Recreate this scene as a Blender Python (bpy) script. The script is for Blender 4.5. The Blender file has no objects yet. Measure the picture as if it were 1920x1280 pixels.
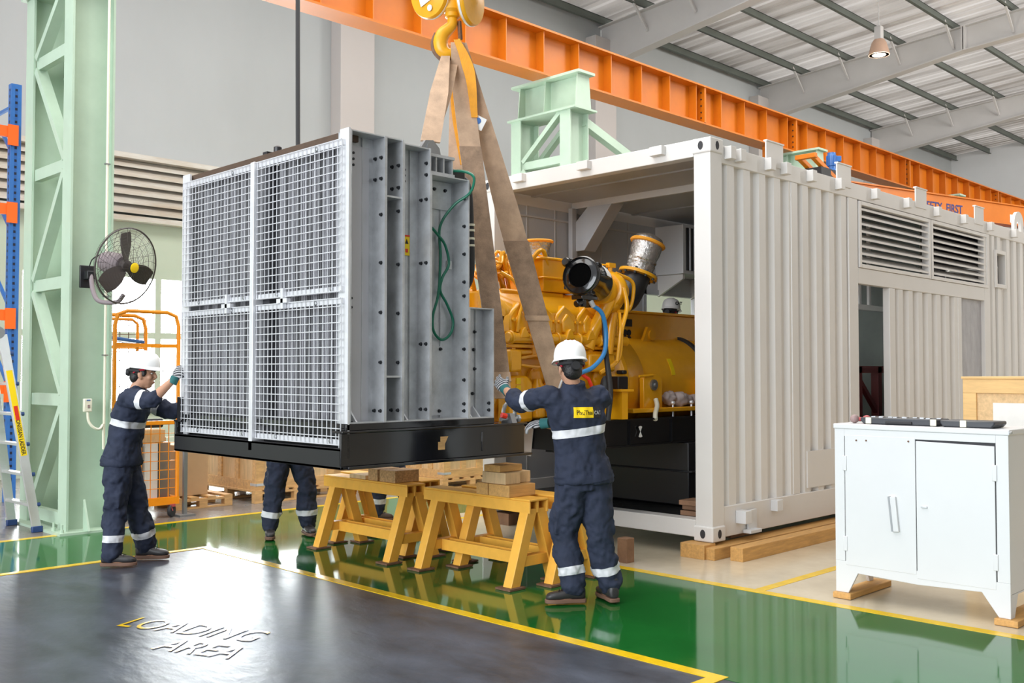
import bpy, math, random
from mathutils import Vector as V, Matrix, Quaternion
random.seed(7)
R = math.radians
S = bpy.context.scene
C = S.collection

# ------------------------------------------------------------------ camera, world, light, exposure
cam_d = bpy.data.cameras.new('camera'); cam = bpy.data.objects.new('camera', cam_d); C.objects.link(cam)
cam_d.sensor_width = 36; cam_d.lens = 35; cam_d.clip_end = 300
cam.location = (0, 0, 1.55); cam.rotation_euler = (R(91.81), 0, R(-45)); S.camera = cam

world = bpy.data.worlds.new('world'); S.world = world; world.use_nodes = True
bg = world.node_tree.nodes['Background']; bg.inputs[0].default_value = (0.93, 0.96, 1.0, 1); bg.inputs[1].default_value = 1.0

def area(name, loc, target, sx, sy, power, col=(1, 1, 1)):
    l = bpy.data.lights.new(name, 'AREA'); l.shape = 'RECTANGLE'; l.size = sx; l.size_y = sy; l.energy = power; l.color = col
    o = bpy.data.objects.new(name, l); C.objects.link(o); o.location = loc
    o.rotation_euler = (V(target) - V(loc)).to_track_quat('-Z', 'Y').to_euler() if target else (0, 0, 0); return o
area('daylight_from_hall_gate', (-9.5, 3.5, 4.2), (5, 5.0, 1.6), 12, 7.5, 2000, (0.90, 0.95, 1.0))
area('end_wall_fill_light', (26, -5, 8.6), (33, 9, 6), 10, 5, 2200, (1.0, 0.98, 0.95))  # fill light added out of view to brighten the far end wall
area('daylight_from_roof_lights', (9, 7.2, 9.7), None, 20, 7, 1700, (1.0, 0.98, 0.95))

S.view_settings.view_transform = 'Standard'; S.view_settings.look = 'None'
S.view_settings.gamma = 1; S.view_settings.use_curve_mapping = False
S.view_settings.exposure = 0.15

# ------------------------------------------------------------------ materials
MATS = {}
def mat(name, col, rough=0.5, metal=0.0, noise=None, bump=None, coat=0.0, emit=None, col2=None, alpha=None, spec=None, trans=0.0, stretch=(1, 1, 1)):
    m = bpy.data.materials.new(name); m.use_nodes = True; nt = m.node_tree; b = nt.nodes['Principled BSDF']
    b.inputs['Base Color'].default_value = (*col, 1); b.inputs['Roughness'].default_value = rough; b.inputs['Metallic'].default_value = metal
    b.inputs['Coat Weight'].default_value = coat; b.inputs['Coat Roughness'].default_value = 0.08
    if spec is not None: b.inputs['Specular IOR Level'].default_value = spec
    if trans: b.inputs['Transmission Weight'].default_value = trans
    if alpha is not None: b.inputs['Alpha'].default_value = alpha
    if emit: b.inputs['Emission Color'].default_value = (*emit[0], 1); b.inputs['Emission Strength'].default_value = emit[1]
    if noise or bump:
        tc = nt.nodes.new('ShaderNodeTexCoord'); mp = nt.nodes.new('ShaderNodeMapping'); mp.inputs['Scale'].default_value = stretch
        nt.links.new(tc.outputs['Object'], mp.inputs['Vector'])
    if noise:
        n = nt.nodes.new('ShaderNodeTexNoise'); n.inputs['Scale'].default_value = noise[0]; n.inputs['Detail'].default_value = 6; n.inputs['Roughness'].default_value = 0.65
        nt.links.new(mp.outputs[0], n.inputs['Vector'])
        r = nt.nodes.new('ShaderNodeValToRGB'); r.color_ramp.elements[0].position = 0.32; r.color_ramp.elements[1].position = 0.68
        c2 = col2 or tuple(max(0, c * (1 - noise[1])) for c in col)
        r.color_ramp.elements[0].color = (*c2, 1); r.color_ramp.elements[1].color = (*col, 1)
        nt.links.new(n.outputs['Fac'], r.inputs['Fac']); nt.links.new(r.outputs['Color'], b.inputs['Base Color'])
        mr = nt.nodes.new('ShaderNodeMapRange'); mr.inputs['To Min'].default_value = max(0.02, rough * 0.8); mr.inputs['To Max'].default_value = min(1, rough * 1.2)
        nt.links.new(n.outputs['Fac'], mr.inputs['Value']); nt.links.new(mr.outputs[0], b.inputs['Roughness'])
    if bump:
        n2 = nt.nodes.new('ShaderNodeTexNoise'); n2.inputs['Scale'].default_value = bump[0]; n2.inputs['Detail'].default_value = 5
        nt.links.new(mp.outputs[0], n2.inputs['Vector'])
        bp = nt.nodes.new('ShaderNodeBump'); bp.inputs['Strength'].default_value = bump[1]; bp.inputs['Distance'].default_value = 0.01
        nt.links.new(n2.outputs['Fac'], bp.inputs['Height']); nt.links.new(bp.outputs[0], b.inputs['Normal'])
    MATS[name] = m; return m
def wave(name, c1, c2, scale, axis='Y', rough=0.6, distort=0.0, metal=0.0, sharp=(0.4, 0.6), bump=0.0, extra=None):
    m = bpy.data.materials.new(name); m.use_nodes = True; nt = m.node_tree; b = nt.nodes['Principled BSDF']
    tc = nt.nodes.new('ShaderNodeTexCoord'); w = nt.nodes.new('ShaderNodeTexWave'); w.bands_direction = axis; w.wave_profile = 'SIN'
    w.inputs['Scale'].default_value = scale; w.inputs['Distortion'].default_value = distort; w.inputs['Detail Scale'].default_value = 1.5
    r = nt.nodes.new('ShaderNodeValToRGB'); r.color_ramp.elements[0].position, r.color_ramp.elements[1].position = sharp
    r.color_ramp.elements[0].color = (*c1, 1); r.color_ramp.elements[1].color = (*c2, 1)
    nt.links.new(tc.outputs['Object'], w.inputs['Vector']); nt.links.new(w.outputs['Fac'], r.inputs['Fac']); nt.links.new(r.outputs['Color'], b.inputs['Base Color'])
    b.inputs['Roughness'].default_value = rough; b.inputs['Metallic'].default_value = metal
    if bump:
        bp = nt.nodes.new('ShaderNodeBump'); bp.inputs['Strength'].default_value = bump; bp.inputs['Distance'].default_value = 0.01
        nt.links.new(w.outputs['Fac'], bp.inputs['Height']); nt.links.new(bp.outputs[0], b.inputs['Normal'])
    MATS[name] = m; return m

mat('wall_paint', (0.46, 0.48, 0.485), 0.8, noise=(0.35, 0.10), stretch=(1, 1, .4))
mat('wall_green_paint', (0.50, 0.57, 0.45), 0.8, noise=(0.4, 0.08))
mat('dark_wall_paint', (0.60, 0.60, 0.58), 0.8)
mat('pilaster_paint', (0.54, 0.50, 0.48), 0.8, noise=(0.5, 0.06))
mat('floor_grey', (0.070, 0.082, 0.110), 0.35, noise=(3.0, 0.65), bump=(11, 0.42), stretch=(1, .5, 1))
mat('floor_green', (0.012, 0.125, 0.022), 0.075, noise=(2.0, 0.25), bump=(5, 0.035), stretch=(1, .5, 1))
mat('floor_cream', (0.64, 0.56, 0.42), 0.16, noise=(1.3, 0.25), bump=(5, 0.03))
mat('floor_concrete', (0.25, 0.22, 0.20), 0.25, noise=(1.5, 0.4), bump=(6, 0.06))
mat('yellow_line', (0.80, 0.52, 0.01), 0.22, noise=(9, 0.18))
mat('white_line', (0.72, 0.72, 0.68), 0.3)
mat('mint_steel', (0.45, 0.58, 0.45), 0.45, noise=(3, 0.10))
mat('orange_steel', (0.58, 0.155, 0.003), 0.40, noise=(2.5, 0.14))
mat('roof_sheet', (0.66, 0.60, 0.56), 0.38, metal=0.35, noise=(1.1, 0.30), stretch=(1.0, 0.25, 1))
mat('purlin_paint', (0.13, 0.15, 0.13), 0.5, noise=(3, 0.2))
mat('rafter_paint', (0.60, 0.58, 0.565), 0.55, noise=(1, 0.08))
mat('galvanised', (0.62, 0.64, 0.66), 0.40, metal=0.40, noise=(5, 0.34), bump=(25, 0.03))
mat('galvanised_bright', (0.80, 0.81, 0.83), 0.40, metal=0.45, noise=(9, 0.10))
mat('wire_zinc', (0.70, 0.71, 0.74), 0.35, metal=0.4)
mat('black_gloss', (0.008, 0.008, 0.009), 0.14, noise=(6, 0.2), coat=0.3)
mat('black_satin', (0.014, 0.014, 0.016), 0.4)
mat('black_rubber', (0.02, 0.02, 0.022), 0.6)
mat('bolt_black', (0.025, 0.028, 0.032), 0.35, metal=0.3)
mat('engine_yellow', (0.92, 0.43, 0.010), 0.24, noise=(5, 0.10), coat=0.35)
mat('crane_yellow', (0.78, 0.37, 0.008), 0.35, noise=(14, 0.12))
mat('horse_yellow', (0.86, 0.44, 0.06), 0.45, noise=(9, 0.14))
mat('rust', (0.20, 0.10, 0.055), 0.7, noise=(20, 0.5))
mat('container_white', (0.72, 0.70, 0.675), 0.32, noise=(1.2, 0.05))
mat('container_grey', (0.52, 0.535, 0.56), 0.42, noise=(1.5, 0.12))
mat('white_paint', (0.68, 0.69, 0.70), 0.35, noise=(2.5, 0.03))
mat('seam_dark', (0.03, 0.03, 0.035), 0.6)
mat('wood_light', (0.68, 0.40, 0.16), 0.6, noise=(5, 0.35), bump=(18, 0.1), stretch=(1, 6, 6))
mat('wood_pale', (0.70, 0.48, 0.25), 0.65, noise=(4, 0.3), bump=(18, 0.1), stretch=(6, 6, 1))
mat('wood_timber', (0.66, 0.36, 0.11), 0.6, noise=(5, 0.32), bump=(14, 0.1), stretch=(1.0, 9, 9))
mat('wood_dark', (0.33, 0.18, 0.10), 0.7, noise=(6, 0.4), bump=(14, 0.1))
mat('particle_wood', (0.62, 0.36, 0.15), 0.75, noise=(60, 0.55))
mat('osb_board', (0.80, 0.55, 0.29), 0.7, noise=(28, 0.30), bump=(40, 0.1))
mat('pine_board', (0.80, 0.52, 0.22), 0.6, noise=(5, 0.2), stretch=(4, 1, 8))
mat('cardboard', (0.50, 0.32, 0.17), 0.8, noise=(4, 0.1))
mat('paper', (0.80, 0.80, 0.78), 0.7, noise=(8, 0.08))
mat('aluminium', (0.80, 0.81, 0.82), 0.32, metal=0.75, noise=(5, 0.1))
mat('blue_plastic', (0.02, 0.05, 0.16), 0.4)
mat('rack_blue', (0.03, 0.15, 0.45), 0.42, noise=(6, 0.15))
mat('rack_orange', (0.90, 0.13, 0.008), 0.45)
mat('cage_orange', (0.92, 0.30, 0.008), 0.38, noise=(8, 0.12))
mat('sling_web', (0.58, 0.40, 0.27), 0.9, noise=(6, 0.35), bump=(120, 0.25))
mat('sling_orange', (0.86, 0.36, 0.02), 0.7, noise=(8, 0.2), bump=(90, 0.2))
mat('sling_worn', (0.40, 0.27, 0.18), 0.9, noise=(11, 0.45), bump=(120, 0.3))
mat('navy_cloth', (0.030, 0.038, 0.066), 0.82, noise=(9, 0.3), bump=(60, 0.15), spec=0.25)
mat('reflective', (0.66, 0.67, 0.69), 0.55, noise=(30, 0.08))
mat('helmet_white', (0.86, 0.86, 0.85), 0.28, coat=0.2)
mat('skin', (0.52, 0.28, 0.175), 0.55, noise=(12, 0.12))
mat('lip', (0.34, 0.13, 0.09), 0.5)
mat('eye_white', (0.7, 0.68, 0.65), 0.3)
mat('hair_black', (0.010, 0.009, 0.009), 0.5, bump=(90, 0.5))
mat('boot_leather', (0.035, 0.033, 0.034), 0.45, noise=(14, 0.3))
mat('boot_brown', (0.085, 0.05, 0.03), 0.55, noise=(14, 0.3))
mat('boot_sole', (0.16, 0.085, 0.055), 0.7)
mat('glove_teal', (0.02, 0.12, 0.12), 0.8)
mat('strap_red', (0.45, 0.01, 0.03), 0.6)
mat('blue_hose', (0.03, 0.22, 0.52), 0.35)
mat('green_hose', (0.0, 0.15, 0.085), 0.35)
mat('motor_blue', (0.035, 0.13, 0.38), 0.35)
mat('label_yellow', (0.90, 0.62, 0.0), 0.5)
mat('label_red', (0.7, 0.03, 0.01), 0.5)
mat('ink_black', (0.012, 0.012, 0.014), 0.6)
mat('ink_blue', (0.02, 0.03, 0.16), 0.6)
mat('throat_black', (0.003, 0.003, 0.003), 1.0, spec=0.0)  # unreflecting black: the dark of a deep throat is put into the colour
mat('foil', (0.60, 0.57, 0.54), 0.22, metal=0.85, noise=(30, 0.4), bump=(45, 0.9))
mat('steel_grey', (0.32, 0.33, 0.34), 0.4, metal=0.8)
mat('maroon', (0.10, 0.015, 0.015), 0.5)
mat('fan_dark', (0.055, 0.045, 0.042), 0.45)
mat('fan_grey', (0.22, 0.18, 0.19), 0.45)
mat('ivory_plastic', (0.75, 0.72, 0.58), 0.4)
mat('tool_case', (0.035, 0.038, 0.045), 0.4)
mat('mallet_grey', (0.30, 0.21, 0.20), 0.6)
mat('mallet_red', (0.42, 0.07, 0.07), 0.55)
mat('lamp_shade', (0.55, 0.36, 0.26), 0.4, noise=(5, .1))
mat('lamp_glow', (1, 1, 0.9), 0.5, emit=((1.0, 0.97, 0.82), 14))
mat('window_daylight', (0.9, 0.9, 0.9), 0.5, emit=((0.91, 0.96, 1.0), 22))
mat('plastic_film', (0.62, 0.61, 0.64), 0.22, bump=(9, 0.9), noise=(6, 0.25), stretch=(1, 1, .4), alpha=0.72)
mat('cloth_bag', (0.50, 0.42, 0.40), 0.8, noise=(8, 0.2))
mat('louvre_paint', (0.62, 0.60, 0.55), 0.6, noise=(2.0, 0.38), col2=(0.46, 0.38, 0.29), stretch=(.5, 1, 3))
wave('glove_knit', (0.02, 0.022, 0.025), (0.40, 0.40, 0.41), 22, 'DIAGONAL', 0.9, 0.6)
wave('core_fins', (0.17, 0.17, 0.18), (0.42, 0.42, 0.45), 2.3, 'Y', 0.45, 1.1, 0.3, (0.25, 0.8))
wave('core_tubes', (0.22, 0.22, 0.23), (0.50, 0.50, 0.53), 1.1, 'Y', 0.4, 2.0, 0.4, (0.15, 0.9))
wave('slotted_blue', (0.02, 0.10, 0.33), (0.005, 0.01, 0.03), 4.0, 'Z', 0.4, 0, 0.0, (0.6, 0.7))
wave('checker_black', (0.006, 0.006, 0.007), (0.02, 0.02, 0.022), 9, 'DIAGONAL', 0.25, 0, 0.0, (0.4, 0.6), 0.3)

def roof_sheet_nodes():
    m = MATS['roof_sheet']; nt = m.node_tree; b = nt.nodes['Principled BSDF']; out = nt.nodes['Material Output']
    tr = nt.nodes.new('ShaderNodeBsdfTranslucent'); tr.inputs[0].default_value = (0.86, 0.80, 0.74, 1); mx = nt.nodes.new('ShaderNodeMixShader')
    tc = nt.nodes.new('ShaderNodeTexCoord'); mp = nt.nodes.new('ShaderNodeMapping'); mp.inputs['Scale'].default_value = (3.3, .16, 1)
    n = nt.nodes.new('ShaderNodeTexNoise'); n.inputs['Scale'].default_value = 1.0; n.inputs['Detail'].default_value = 3
    r = nt.nodes.new('ShaderNodeMapRange'); r.inputs['From Min'].default_value = .35; r.inputs['From Max'].default_value = .70; r.inputs['To Min'].default_value = .18; r.inputs['To Max'].default_value = .95  # streaks in the translucency stand in for bright reflections along the ribs
    nt.links.new(tc.outputs['Object'], mp.inputs[0]); nt.links.new(mp.outputs[0], n.inputs['Vector']); nt.links.new(n.outputs['Fac'], r.inputs['Value']); nt.links.new(r.outputs[0], mx.inputs[0])
    nt.links.new(b.outputs[0], mx.inputs[1]); nt.links.new(tr.outputs[0], mx.inputs[2]); nt.links.new(mx.outputs[0], out.inputs[0])
roof_sheet_nodes()

# ------------------------------------------------------------------ geometry
def perp(d, ref=None):
    d = d.normalized(); r = V(ref) if ref is not None else V((0, 0, 1))
    if abs(d.dot(r.normalized())) > 0.97: r = V((1, 0, 0))
    a = d.cross(r).normalized(); return a, a.cross(d).normalized()
class MB:
    def __init__(s): s.v = []; s.f = []
    def add(s, vs, fs):
        o = len(s.v); s.v += [V(p) for p in vs]; s.f += [tuple(i + o for i in f) for f in fs]; return s
    def obox(s, c, ax, h):
        c = V(c); ax = [V(a).normalized() for a in ax]
        vs = [c + ax[0] * h[0] * i + ax[1] * h[1] * j + ax[2] * h[2] * k for i in (-1, 1) for j in (-1, 1) for k in (-1, 1)]
        fs = [(0, 1, 3, 2), (4, 6, 7, 5), (0, 4, 5, 1), (2, 3, 7, 6), (0, 2, 6, 4), (1, 5, 7, 3)]
        if ax[0].cross(ax[1]).dot(ax[2]) < 0: fs = [f[::-1] for f in fs]
        return s.add(vs, fs)
    def box(s, x0, x1, y0, y1, z0, z1):
        return s.obox(((x0 + x1) / 2, (y0 + y1) / 2, (z0 + z1) / 2), ((1, 0, 0), (0, 1, 0), (0, 0, 1)), (abs(x1 - x0) / 2, abs(y1 - y0) / 2, abs(z1 - z0) / 2))
    def bar(s, p, q, w, h, ref=None):
        p, q = V(p), V(q); d = q - p; a, b = perp(d, ref)
        return s.obox((p + q) / 2, (d, a, b), (d.length / 2, w / 2, h / 2))
    def loft(s, rings, closed=True, cap=True):
        n = len(rings[0]); vs = [p for r in rings for p in r]; fs = []
        for i in range(len(rings) - 1):
            for j in range(n if closed else n - 1):
                k = (j + 1) % n; fs.append((i * n + j, i * n + k, (i + 1) * n + k, (i + 1) * n + j))
        if cap and closed:
            fs.append(tuple(range(n))[::-1]); fs.append(tuple((len(rings) - 1) * n + j for j in range(n)))
        return s.add(vs, fs)
    def tube(s, pts, r, n=10, cap=True, smooth=0):
        pts = [V(p) for p in pts]
        if smooth: pts, r = curve(pts, r, smooth)
        rr = r if isinstance(r, (list, tuple)) else [r] * len(pts); rings = []; a = None
        for i, p in enumerate(pts):
            d = (pts[min(i + 1, len(pts) - 1)] - pts[max(i - 1, 0)])
            if d.length < 1e-9: d = V((0, 0, 1))
            d.normalize()
            if a is None: a, b = perp(d)
            else:
                a = a - d * a.dot(d)
                a = a.normalized() if a.length > 1e-6 else perp(d)[0]
                b = d.cross(a) * -1
                b = a.cross(d)
            rings.append([p + (a * math.cos(2 * math.pi * k / n) + b * math.sin(2 * math.pi * k / n)) * rr[i] for k in range(n)][::-1])
        return s.loft(rings, True, cap)
    def lathe(s, prof, o, axis=(0, 0, 1), n=24, sa=1, sb=1, ref=None):
        o = V(o); d = V(axis).normalized(); a, b = perp(d, ref)
        rings = [[o + d * t + (a * math.cos(2 * math.pi * k / n) * sa + b * math.sin(2 * math.pi * k / n) * sb) * max(r, 1e-4) for k in range(n)][::-1] for r, t in prof]
        return s.loft(rings)
    def ell(s, c, r, n=16, m=10, ax=None):
        c = V(c); ax = ax or (V((1, 0, 0)), V((0, 1, 0)), V((0, 0, 1)))
        rings = []
        for i in range(m + 1):
            th = math.pi * i / m; z = -math.cos(th); q = max(math.sin(th), 1e-3)
            rings.append([c + ax[0] * r[0] * q * math.cos(2 * math.pi * k / n) + ax[1] * r[1] * q * math.sin(2 * math.pi * k / n) + ax[2] * r[2] * z for k in range(n)])
        return s.loft(rings)
    def prism(s, poly, ext):
        ext = V(ext); poly = [V(p) for p in poly]; nrm = V((0, 0, 0))
        for i in range(len(poly)): nrm += poly[i].cross(poly[(i + 1) % len(poly)])
        if nrm.dot(ext) < 0: poly = poly[::-1]
        return s.loft([poly, [p + ext for p in poly]])
    def ribbon(s, pts, wid, th):
        """a flat strap along pts with a width vector at each point"""
        rings = []
        for i, p in enumerate(pts):
            d = (V(pts[min(i + 1, len(pts) - 1)]) - V(pts[max(i - 1, 0)])).normalized()
            w = V(wid[i]) / 2; nn = d.cross(w).normalized() * th / 2
            p = V(p); rings.append([p - w - nn, p + w - nn, p + w + nn, p - w + nn])
        return s.loft(rings)
def curve(pts, r, sub):
    pts = [V(p) for p in pts]; out = []; ro = []
    rr = r if isinstance(r, (list, tuple)) else [r] * len(pts)
    P = [pts[0] * 2 - pts[1]] + pts + [pts[-1] * 2 - pts[-2]]
    for i in range(len(pts) - 1):
        a, b, c, d = P[i:i + 4]
        for k in range(sub):
            t = k / sub
            out.append(0.5 * ((2 * b) + (c - a) * t + (2 * a - 5 * b + 4 * c - d) * t * t + (3 * b - a - 3 * c + d) * t ** 3)); ro.append(rr[i] * (1 - t) + rr[i + 1] * t)
    out.append(pts[-1]); ro.append(rr[-1]); return out, ro

ROOT = {}
def root_loc(o):
    while o.parent: o = o.parent
    return ROOT.get(o.name, V((0, 0, 0)))
def thing(name, label, cat, loc, group=None):
    o = bpy.data.objects.new(name, None); C.objects.link(o); o.location = loc; o.empty_display_size = 0.1
    ROOT[o.name] = V(loc); return tag(o, label, cat, group)
def tag(o, label, cat, group=None):
    o['label'] = label; o['category'] = cat
    if group: o['group'] = group
    return o
def mesh_from(mb, name, off):
    me = bpy.data.meshes.new(name); me.from_pydata([tuple(p - off) for p in mb.v], [], mb.f); me.update(); return me
def part(name, mb, m, parent=None, smooth=True, bevel=0, label=None, loc=None, ang=38):
    off = root_loc(parent) if parent else (V(loc) if loc is not None else V((0, 0, 0)))
    me = mesh_from(mb, name, off)
    o = bpy.data.objects.new(name, me); C.objects.link(o)
    if parent: o.parent = parent
    else: o.location = off; ROOT[o.name] = off
    if isinstance(m, str): m = MATS[m]
    me.materials.append(m)
    if smooth: me.shade_smooth(); me.set_sharp_from_angle(angle=R(ang))
    if bevel:
        b = o.modifiers.new('bevel', 'BEVEL'); b.width = bevel; b.segments = 2; b.limit_method = 'ANGLE'; b.angle_limit = R(40)
    if label: o['label'] = label
    return o
def solo(name, mb, m, label, cat, loc, group=None, **k):
    return tag(part(name, mb, m, None, loc=loc, **k), label, cat, group)
def struct(name, mb, m, **k):
    o = part(name, mb, m, None, loc=(0, 0, 0), **k); o['kind'] = 'structure'; return o
def kids(o): return [c for c in bpy.data.objects if c.parent == o]
def copy_thing(o, move=(0, 0, 0), label=None, group=None, rotz=None, parent=None):
    c = o.copy(); C.objects.link(c)
    if parent: c.parent = parent
    else:
        c.location = V(o.location) + V(move); ROOT[c.name] = V(c.location)
        if rotz is not None: c.rotation_euler = (0, 0, rotz)
        if label: c['label'] = label
        if group: c['group'] = group
    for k in kids(o): copy_thing(k, parent=c)
    return c
def clone(o, parent, move):
    """another of the same part, moved"""
    c = o.copy(); C.objects.link(c); c.parent = parent; c.location = V(o.location) + V(move); return c
def evaluated_mesh(o):
    bpy.context.view_layer.update(); dg = bpy.context.evaluated_depsgraph_get()
    return bpy.data.meshes.new_from_object(o.evaluated_get(dg))
def lettering(name, s, size, o, xd, yd, m, parent=None, depth=0.002, bold=0.0, sx=1.0, align='LEFT', label=None, group=None):
    cu = bpy.data.curves.new('lettering', 'FONT'); cu.body = s; cu.size = size; cu.extrude = depth / 2; cu.offset = bold; cu.align_x = align; cu.resolution_u = 3
    t = bpy.data.objects.new('lettering', cu); C.objects.link(t); me = evaluated_mesh(t); bpy.data.objects.remove(t)
    xd, yd, o = V(xd).normalized(), V(yd).normalized(), V(o); zd = xd.cross(yd); mb = MB()
    mb.v = [o + xd * v.co.x * sx + yd * v.co.y + zd * v.co.z for v in me.vertices]; mb.f = [tuple(p.vertices) for p in me.polygons]
    return part(name, mb, m, parent, smooth=False, label=label)
# ------------------------------------------------------------------ the setting
YW = 15.5
def quad(mb, pts, z): return mb.add([(x, y, z) for x, y in pts], [tuple(range(len(pts)))])
mb = MB(); mb.box(-14, 41, -12, 15.6, -0.2, 0.0); struct('floor', mb, 'floor_grey', smooth=False)
mb = MB(); mb.box(-14, 41, 8.22, 9.83, -0.05, 0.002); struct('floor_lane_across', mb, 'floor_green', smooth=False)
mb = MB(); mb.box(4.36, 6.27, -12, 8.22, -0.05, 0.002); struct('floor_lane_along', mb, 'floor_green', smooth=False)
mb = MB(); mb.box(6.27, 41, -12, 8.22, -0.05, 0.002); struct('floor_bay', mb, 'floor_cream', smooth=False)
mb = MB(); mb.box(-14, 41, 9.83, 15.5, -0.05, 0.001); struct('floor_store', mb, 'floor_concrete', smooth=False)
def line(n, x0, x1, y0, y1, m='yellow_line'):
    mb = MB(); mb.box(x0, x1, y0, y1, -0.01, 0.004); struct('floor_line_%d' % n, mb, m, smooth=False)
line(1, -14, 4.40, 8.18, 8.26); line(2, 4.32, 4.40, 2.92, 8.18); line(3, -14, 4.40, 2.84, 2.92)
line(4, -14, 41, 9.78, 9.87); line(5, 6.22, 6.31, -12, 7.9); line(6, 6.31, 12, 3.77, 3.85); line(7, 6.22, 41, 7.9, 7.98)
# floor lettering
for i, (s, o, sz, sx) in enumerate((('LOADING', (2.63, 6.08, .0035), .33, .68), ('AREA', (2.555, 5.43, .0035), .33, .66))):
    t = lettering('floor_marking_%d' % (i + 1), s, sz, o, (0.38, -1, 0) if False else (0.40, -0.92, 0), (0.92, 0.40, 0), 'yellow_line', None, .0006, .0, sx); t['kind'] = 'structure'

# walls
def wall_y(mb, x0, x1, z0, z1): mb.box(x0, x1, YW, YW + 0.2, z0, z1)
WX0, WX1, WZ0, WZ1 = 5.2, 10.55, 0.95, 3.12
mb = MB(); wall_y(mb, -14, 41, 4.0, 11.5); struct('wall_left_upper', mb, 'wall_paint', smooth=False)
mb = MB(); wall_y(mb, -14, WX0, 0, 4.0); wall_y(mb, WX1, 41, 0, 4.0); wall_y(mb, WX0, WX1, 0, WZ0); wall_y(mb, WX0, WX1, WZ1, 4.0)
struct('wall_left_lower', mb, 'wall_green_paint', smooth=False)
mb = MB(); mb.box(-14, 41, -12.2, -12, 0, 12); struct('wall_right', mb, 'dark_wall_paint', smooth=False)
mb = MB(); mb.box(40.25, 40.45, -12, 15.7, 0, 14); struct('wall_end', mb, 'white_paint', smooth=False)
for i, x in enumerate((-3.48, 3.77, 11.06, 18.36, 25.65, 32.95)):
    mb = MB(); mb.box(x - .37, x + .41, YW - .32, YW, 0, 9.6); o = struct('wall_pilaster_%d' % (i + 1), mb, 'pilaster_paint', smooth=False, bevel=.01)
# window_1: a long band of daylight with pale frames
mb = MB(); mb.box(WX0, WX1, YW + .10, YW + .12, WZ0, WZ1); w = struct('window_1', mb, 'window_daylight', smooth=False)
fr = MB()
for z in (WZ0, 2.15, WZ1): fr.box(WX0, WX1, YW - .04, YW + .08, z - .05, z + .05)
part('window_frame', fr, 'wall_green_paint', w, smooth=False)
for k in range(6):
    x = WX0 + k * (WX1 - WX0) / 5; mb = MB(); mb.box(x - .05, x + .05, YW - .047, YW + .073, WZ0 + .051, WZ1 - .051)
    part('window_mullion', mb, 'wall_green_paint', w, smooth=False)
# rusty wall louvre above it
t = thing('wall_louvre', 'rust-stained grey slatted louvre high on the far wall behind the wall fan', 'louvre', (7.5, YW, 4.0))
mb = MB(); mb.box(4.6, 10.6, YW - .02, YW, 3.98, 4.98); part('louvre_backing', mb, 'purlin_paint', t, smooth=False)
mb = MB(); mb.box(4.6, 10.6, YW - .30, YW, 4.92, 5.0); mb.box(4.6, 10.6, YW - .22, YW, 3.95, 4.03); part('louvre_frame', mb, 'louvre_paint', t, smooth=False)
for k in range(6):
    z = 4.12 + k * .145; mb = MB(); mb.prism([(4.65, YW - .02, z + .14), (4.65, YW - .20, z + .01), (4.65, YW - .20, z - .05), (4.65, YW - .02, z + .10)], (5.9, 0, 0)); part('slat', mb, 'louvre_paint', t, smooth=False)

# roof: corrugated sheets, purlins, rafters
def zr(y): return 9.95 + 0.065 * (YW - y)
mb = MB(); xs = []; x = 1.0; pit = .30
prof = []
while x < 40.6:
    prof += [(x, 0), (x + .13, 0), (x + .165, .07), (x + .265, .07)]; x += pit
ys = (15.7, 9.0, 2.0, -12.2)
rings = [[V((px, y, zr(y) + .205 + pz)) for px, pz in prof] for y in ys]
mb.loft(rings, closed=False); o = struct('ceiling', mb, 'roof_sheet', smooth=False)
PY = [15.30, 14.04, 12.69, 11.24, 9.83, 8.40, 6.95, 5.5, 4.05, 2.6, 1.15]
for i, y in enumerate(PY):
    z = zr(y); mb = MB(); mb.box(1, 40.25, y - .012, y + .012, z, z + .2); mb.box(1, 40.25, y - .07, y + .012, z, z + .014); mb.box(1, 40.25, y - .012, y + .07, z + .186, z + .2)
    struct('ceiling_purlin_%d' % (i + 1), mb, 'purlin_paint', smooth=False)
for i, x in enumerate((11.06, 18.36, 25.65, 32.95)):
    mb = MB()
    def prof_r(y0, y1, d0, d1, x0, x1):
        mb.prism([(x0, y0, zr(y0) - d0), (x0, y1, zr(y1) - d1), (x0, y1, zr(y1)), (x0, y0, zr(y0))], (x1 - x0, 0, 0))
    prof_r(15.45, 9.6, .98, .60, x + .18, x + .21); prof_r(9.6, -5, .60, .60, x + .18, x + .21)
    for (y0, y1, d0, d1) in ((15.45, 9.6, .98, .60), (9.6, -5, .60, .60)):
        mb.prism([(x + .05, y0, zr(y0) - d0), (x + .05, y1, zr(y1) - d1), (x + .05, y1, zr(y1) - d1 - .03), (x + .05, y0, zr(y0) - d0 - .03)], (.29, 0, 0))
        mb.prism([(x + .05, y0, zr(y0)), (x + .05, y1, zr(y1)), (x + .05, y1, zr(y1) - .02), (x + .05, y0, zr(y0) - .02)], (.29, 0, 0))
    r = struct('ceiling_rafter_%d' % (i + 1), mb, 'rafter_paint', smooth=False)
    mb = MB()
    mb.box(x + .03, x + .18, 9.58, 9.61, zr(9.6) - .62, zr(9.6)); mb.box(x + .03, x + .18, 9.52, 9.55, zr(9.6) - .62, zr(9.6)); part('splice_plate', mb, 'rafter_paint', r, smooth=False)
    for y in PY[1:8]:
        mb = MB(); mb.bar((x - .45, y, zr(y) + .1), (x + .16, y, zr(y) - .5), .05, .05); part('fly_brace', mb, 'rafter_paint', r, smooth=False)

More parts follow.
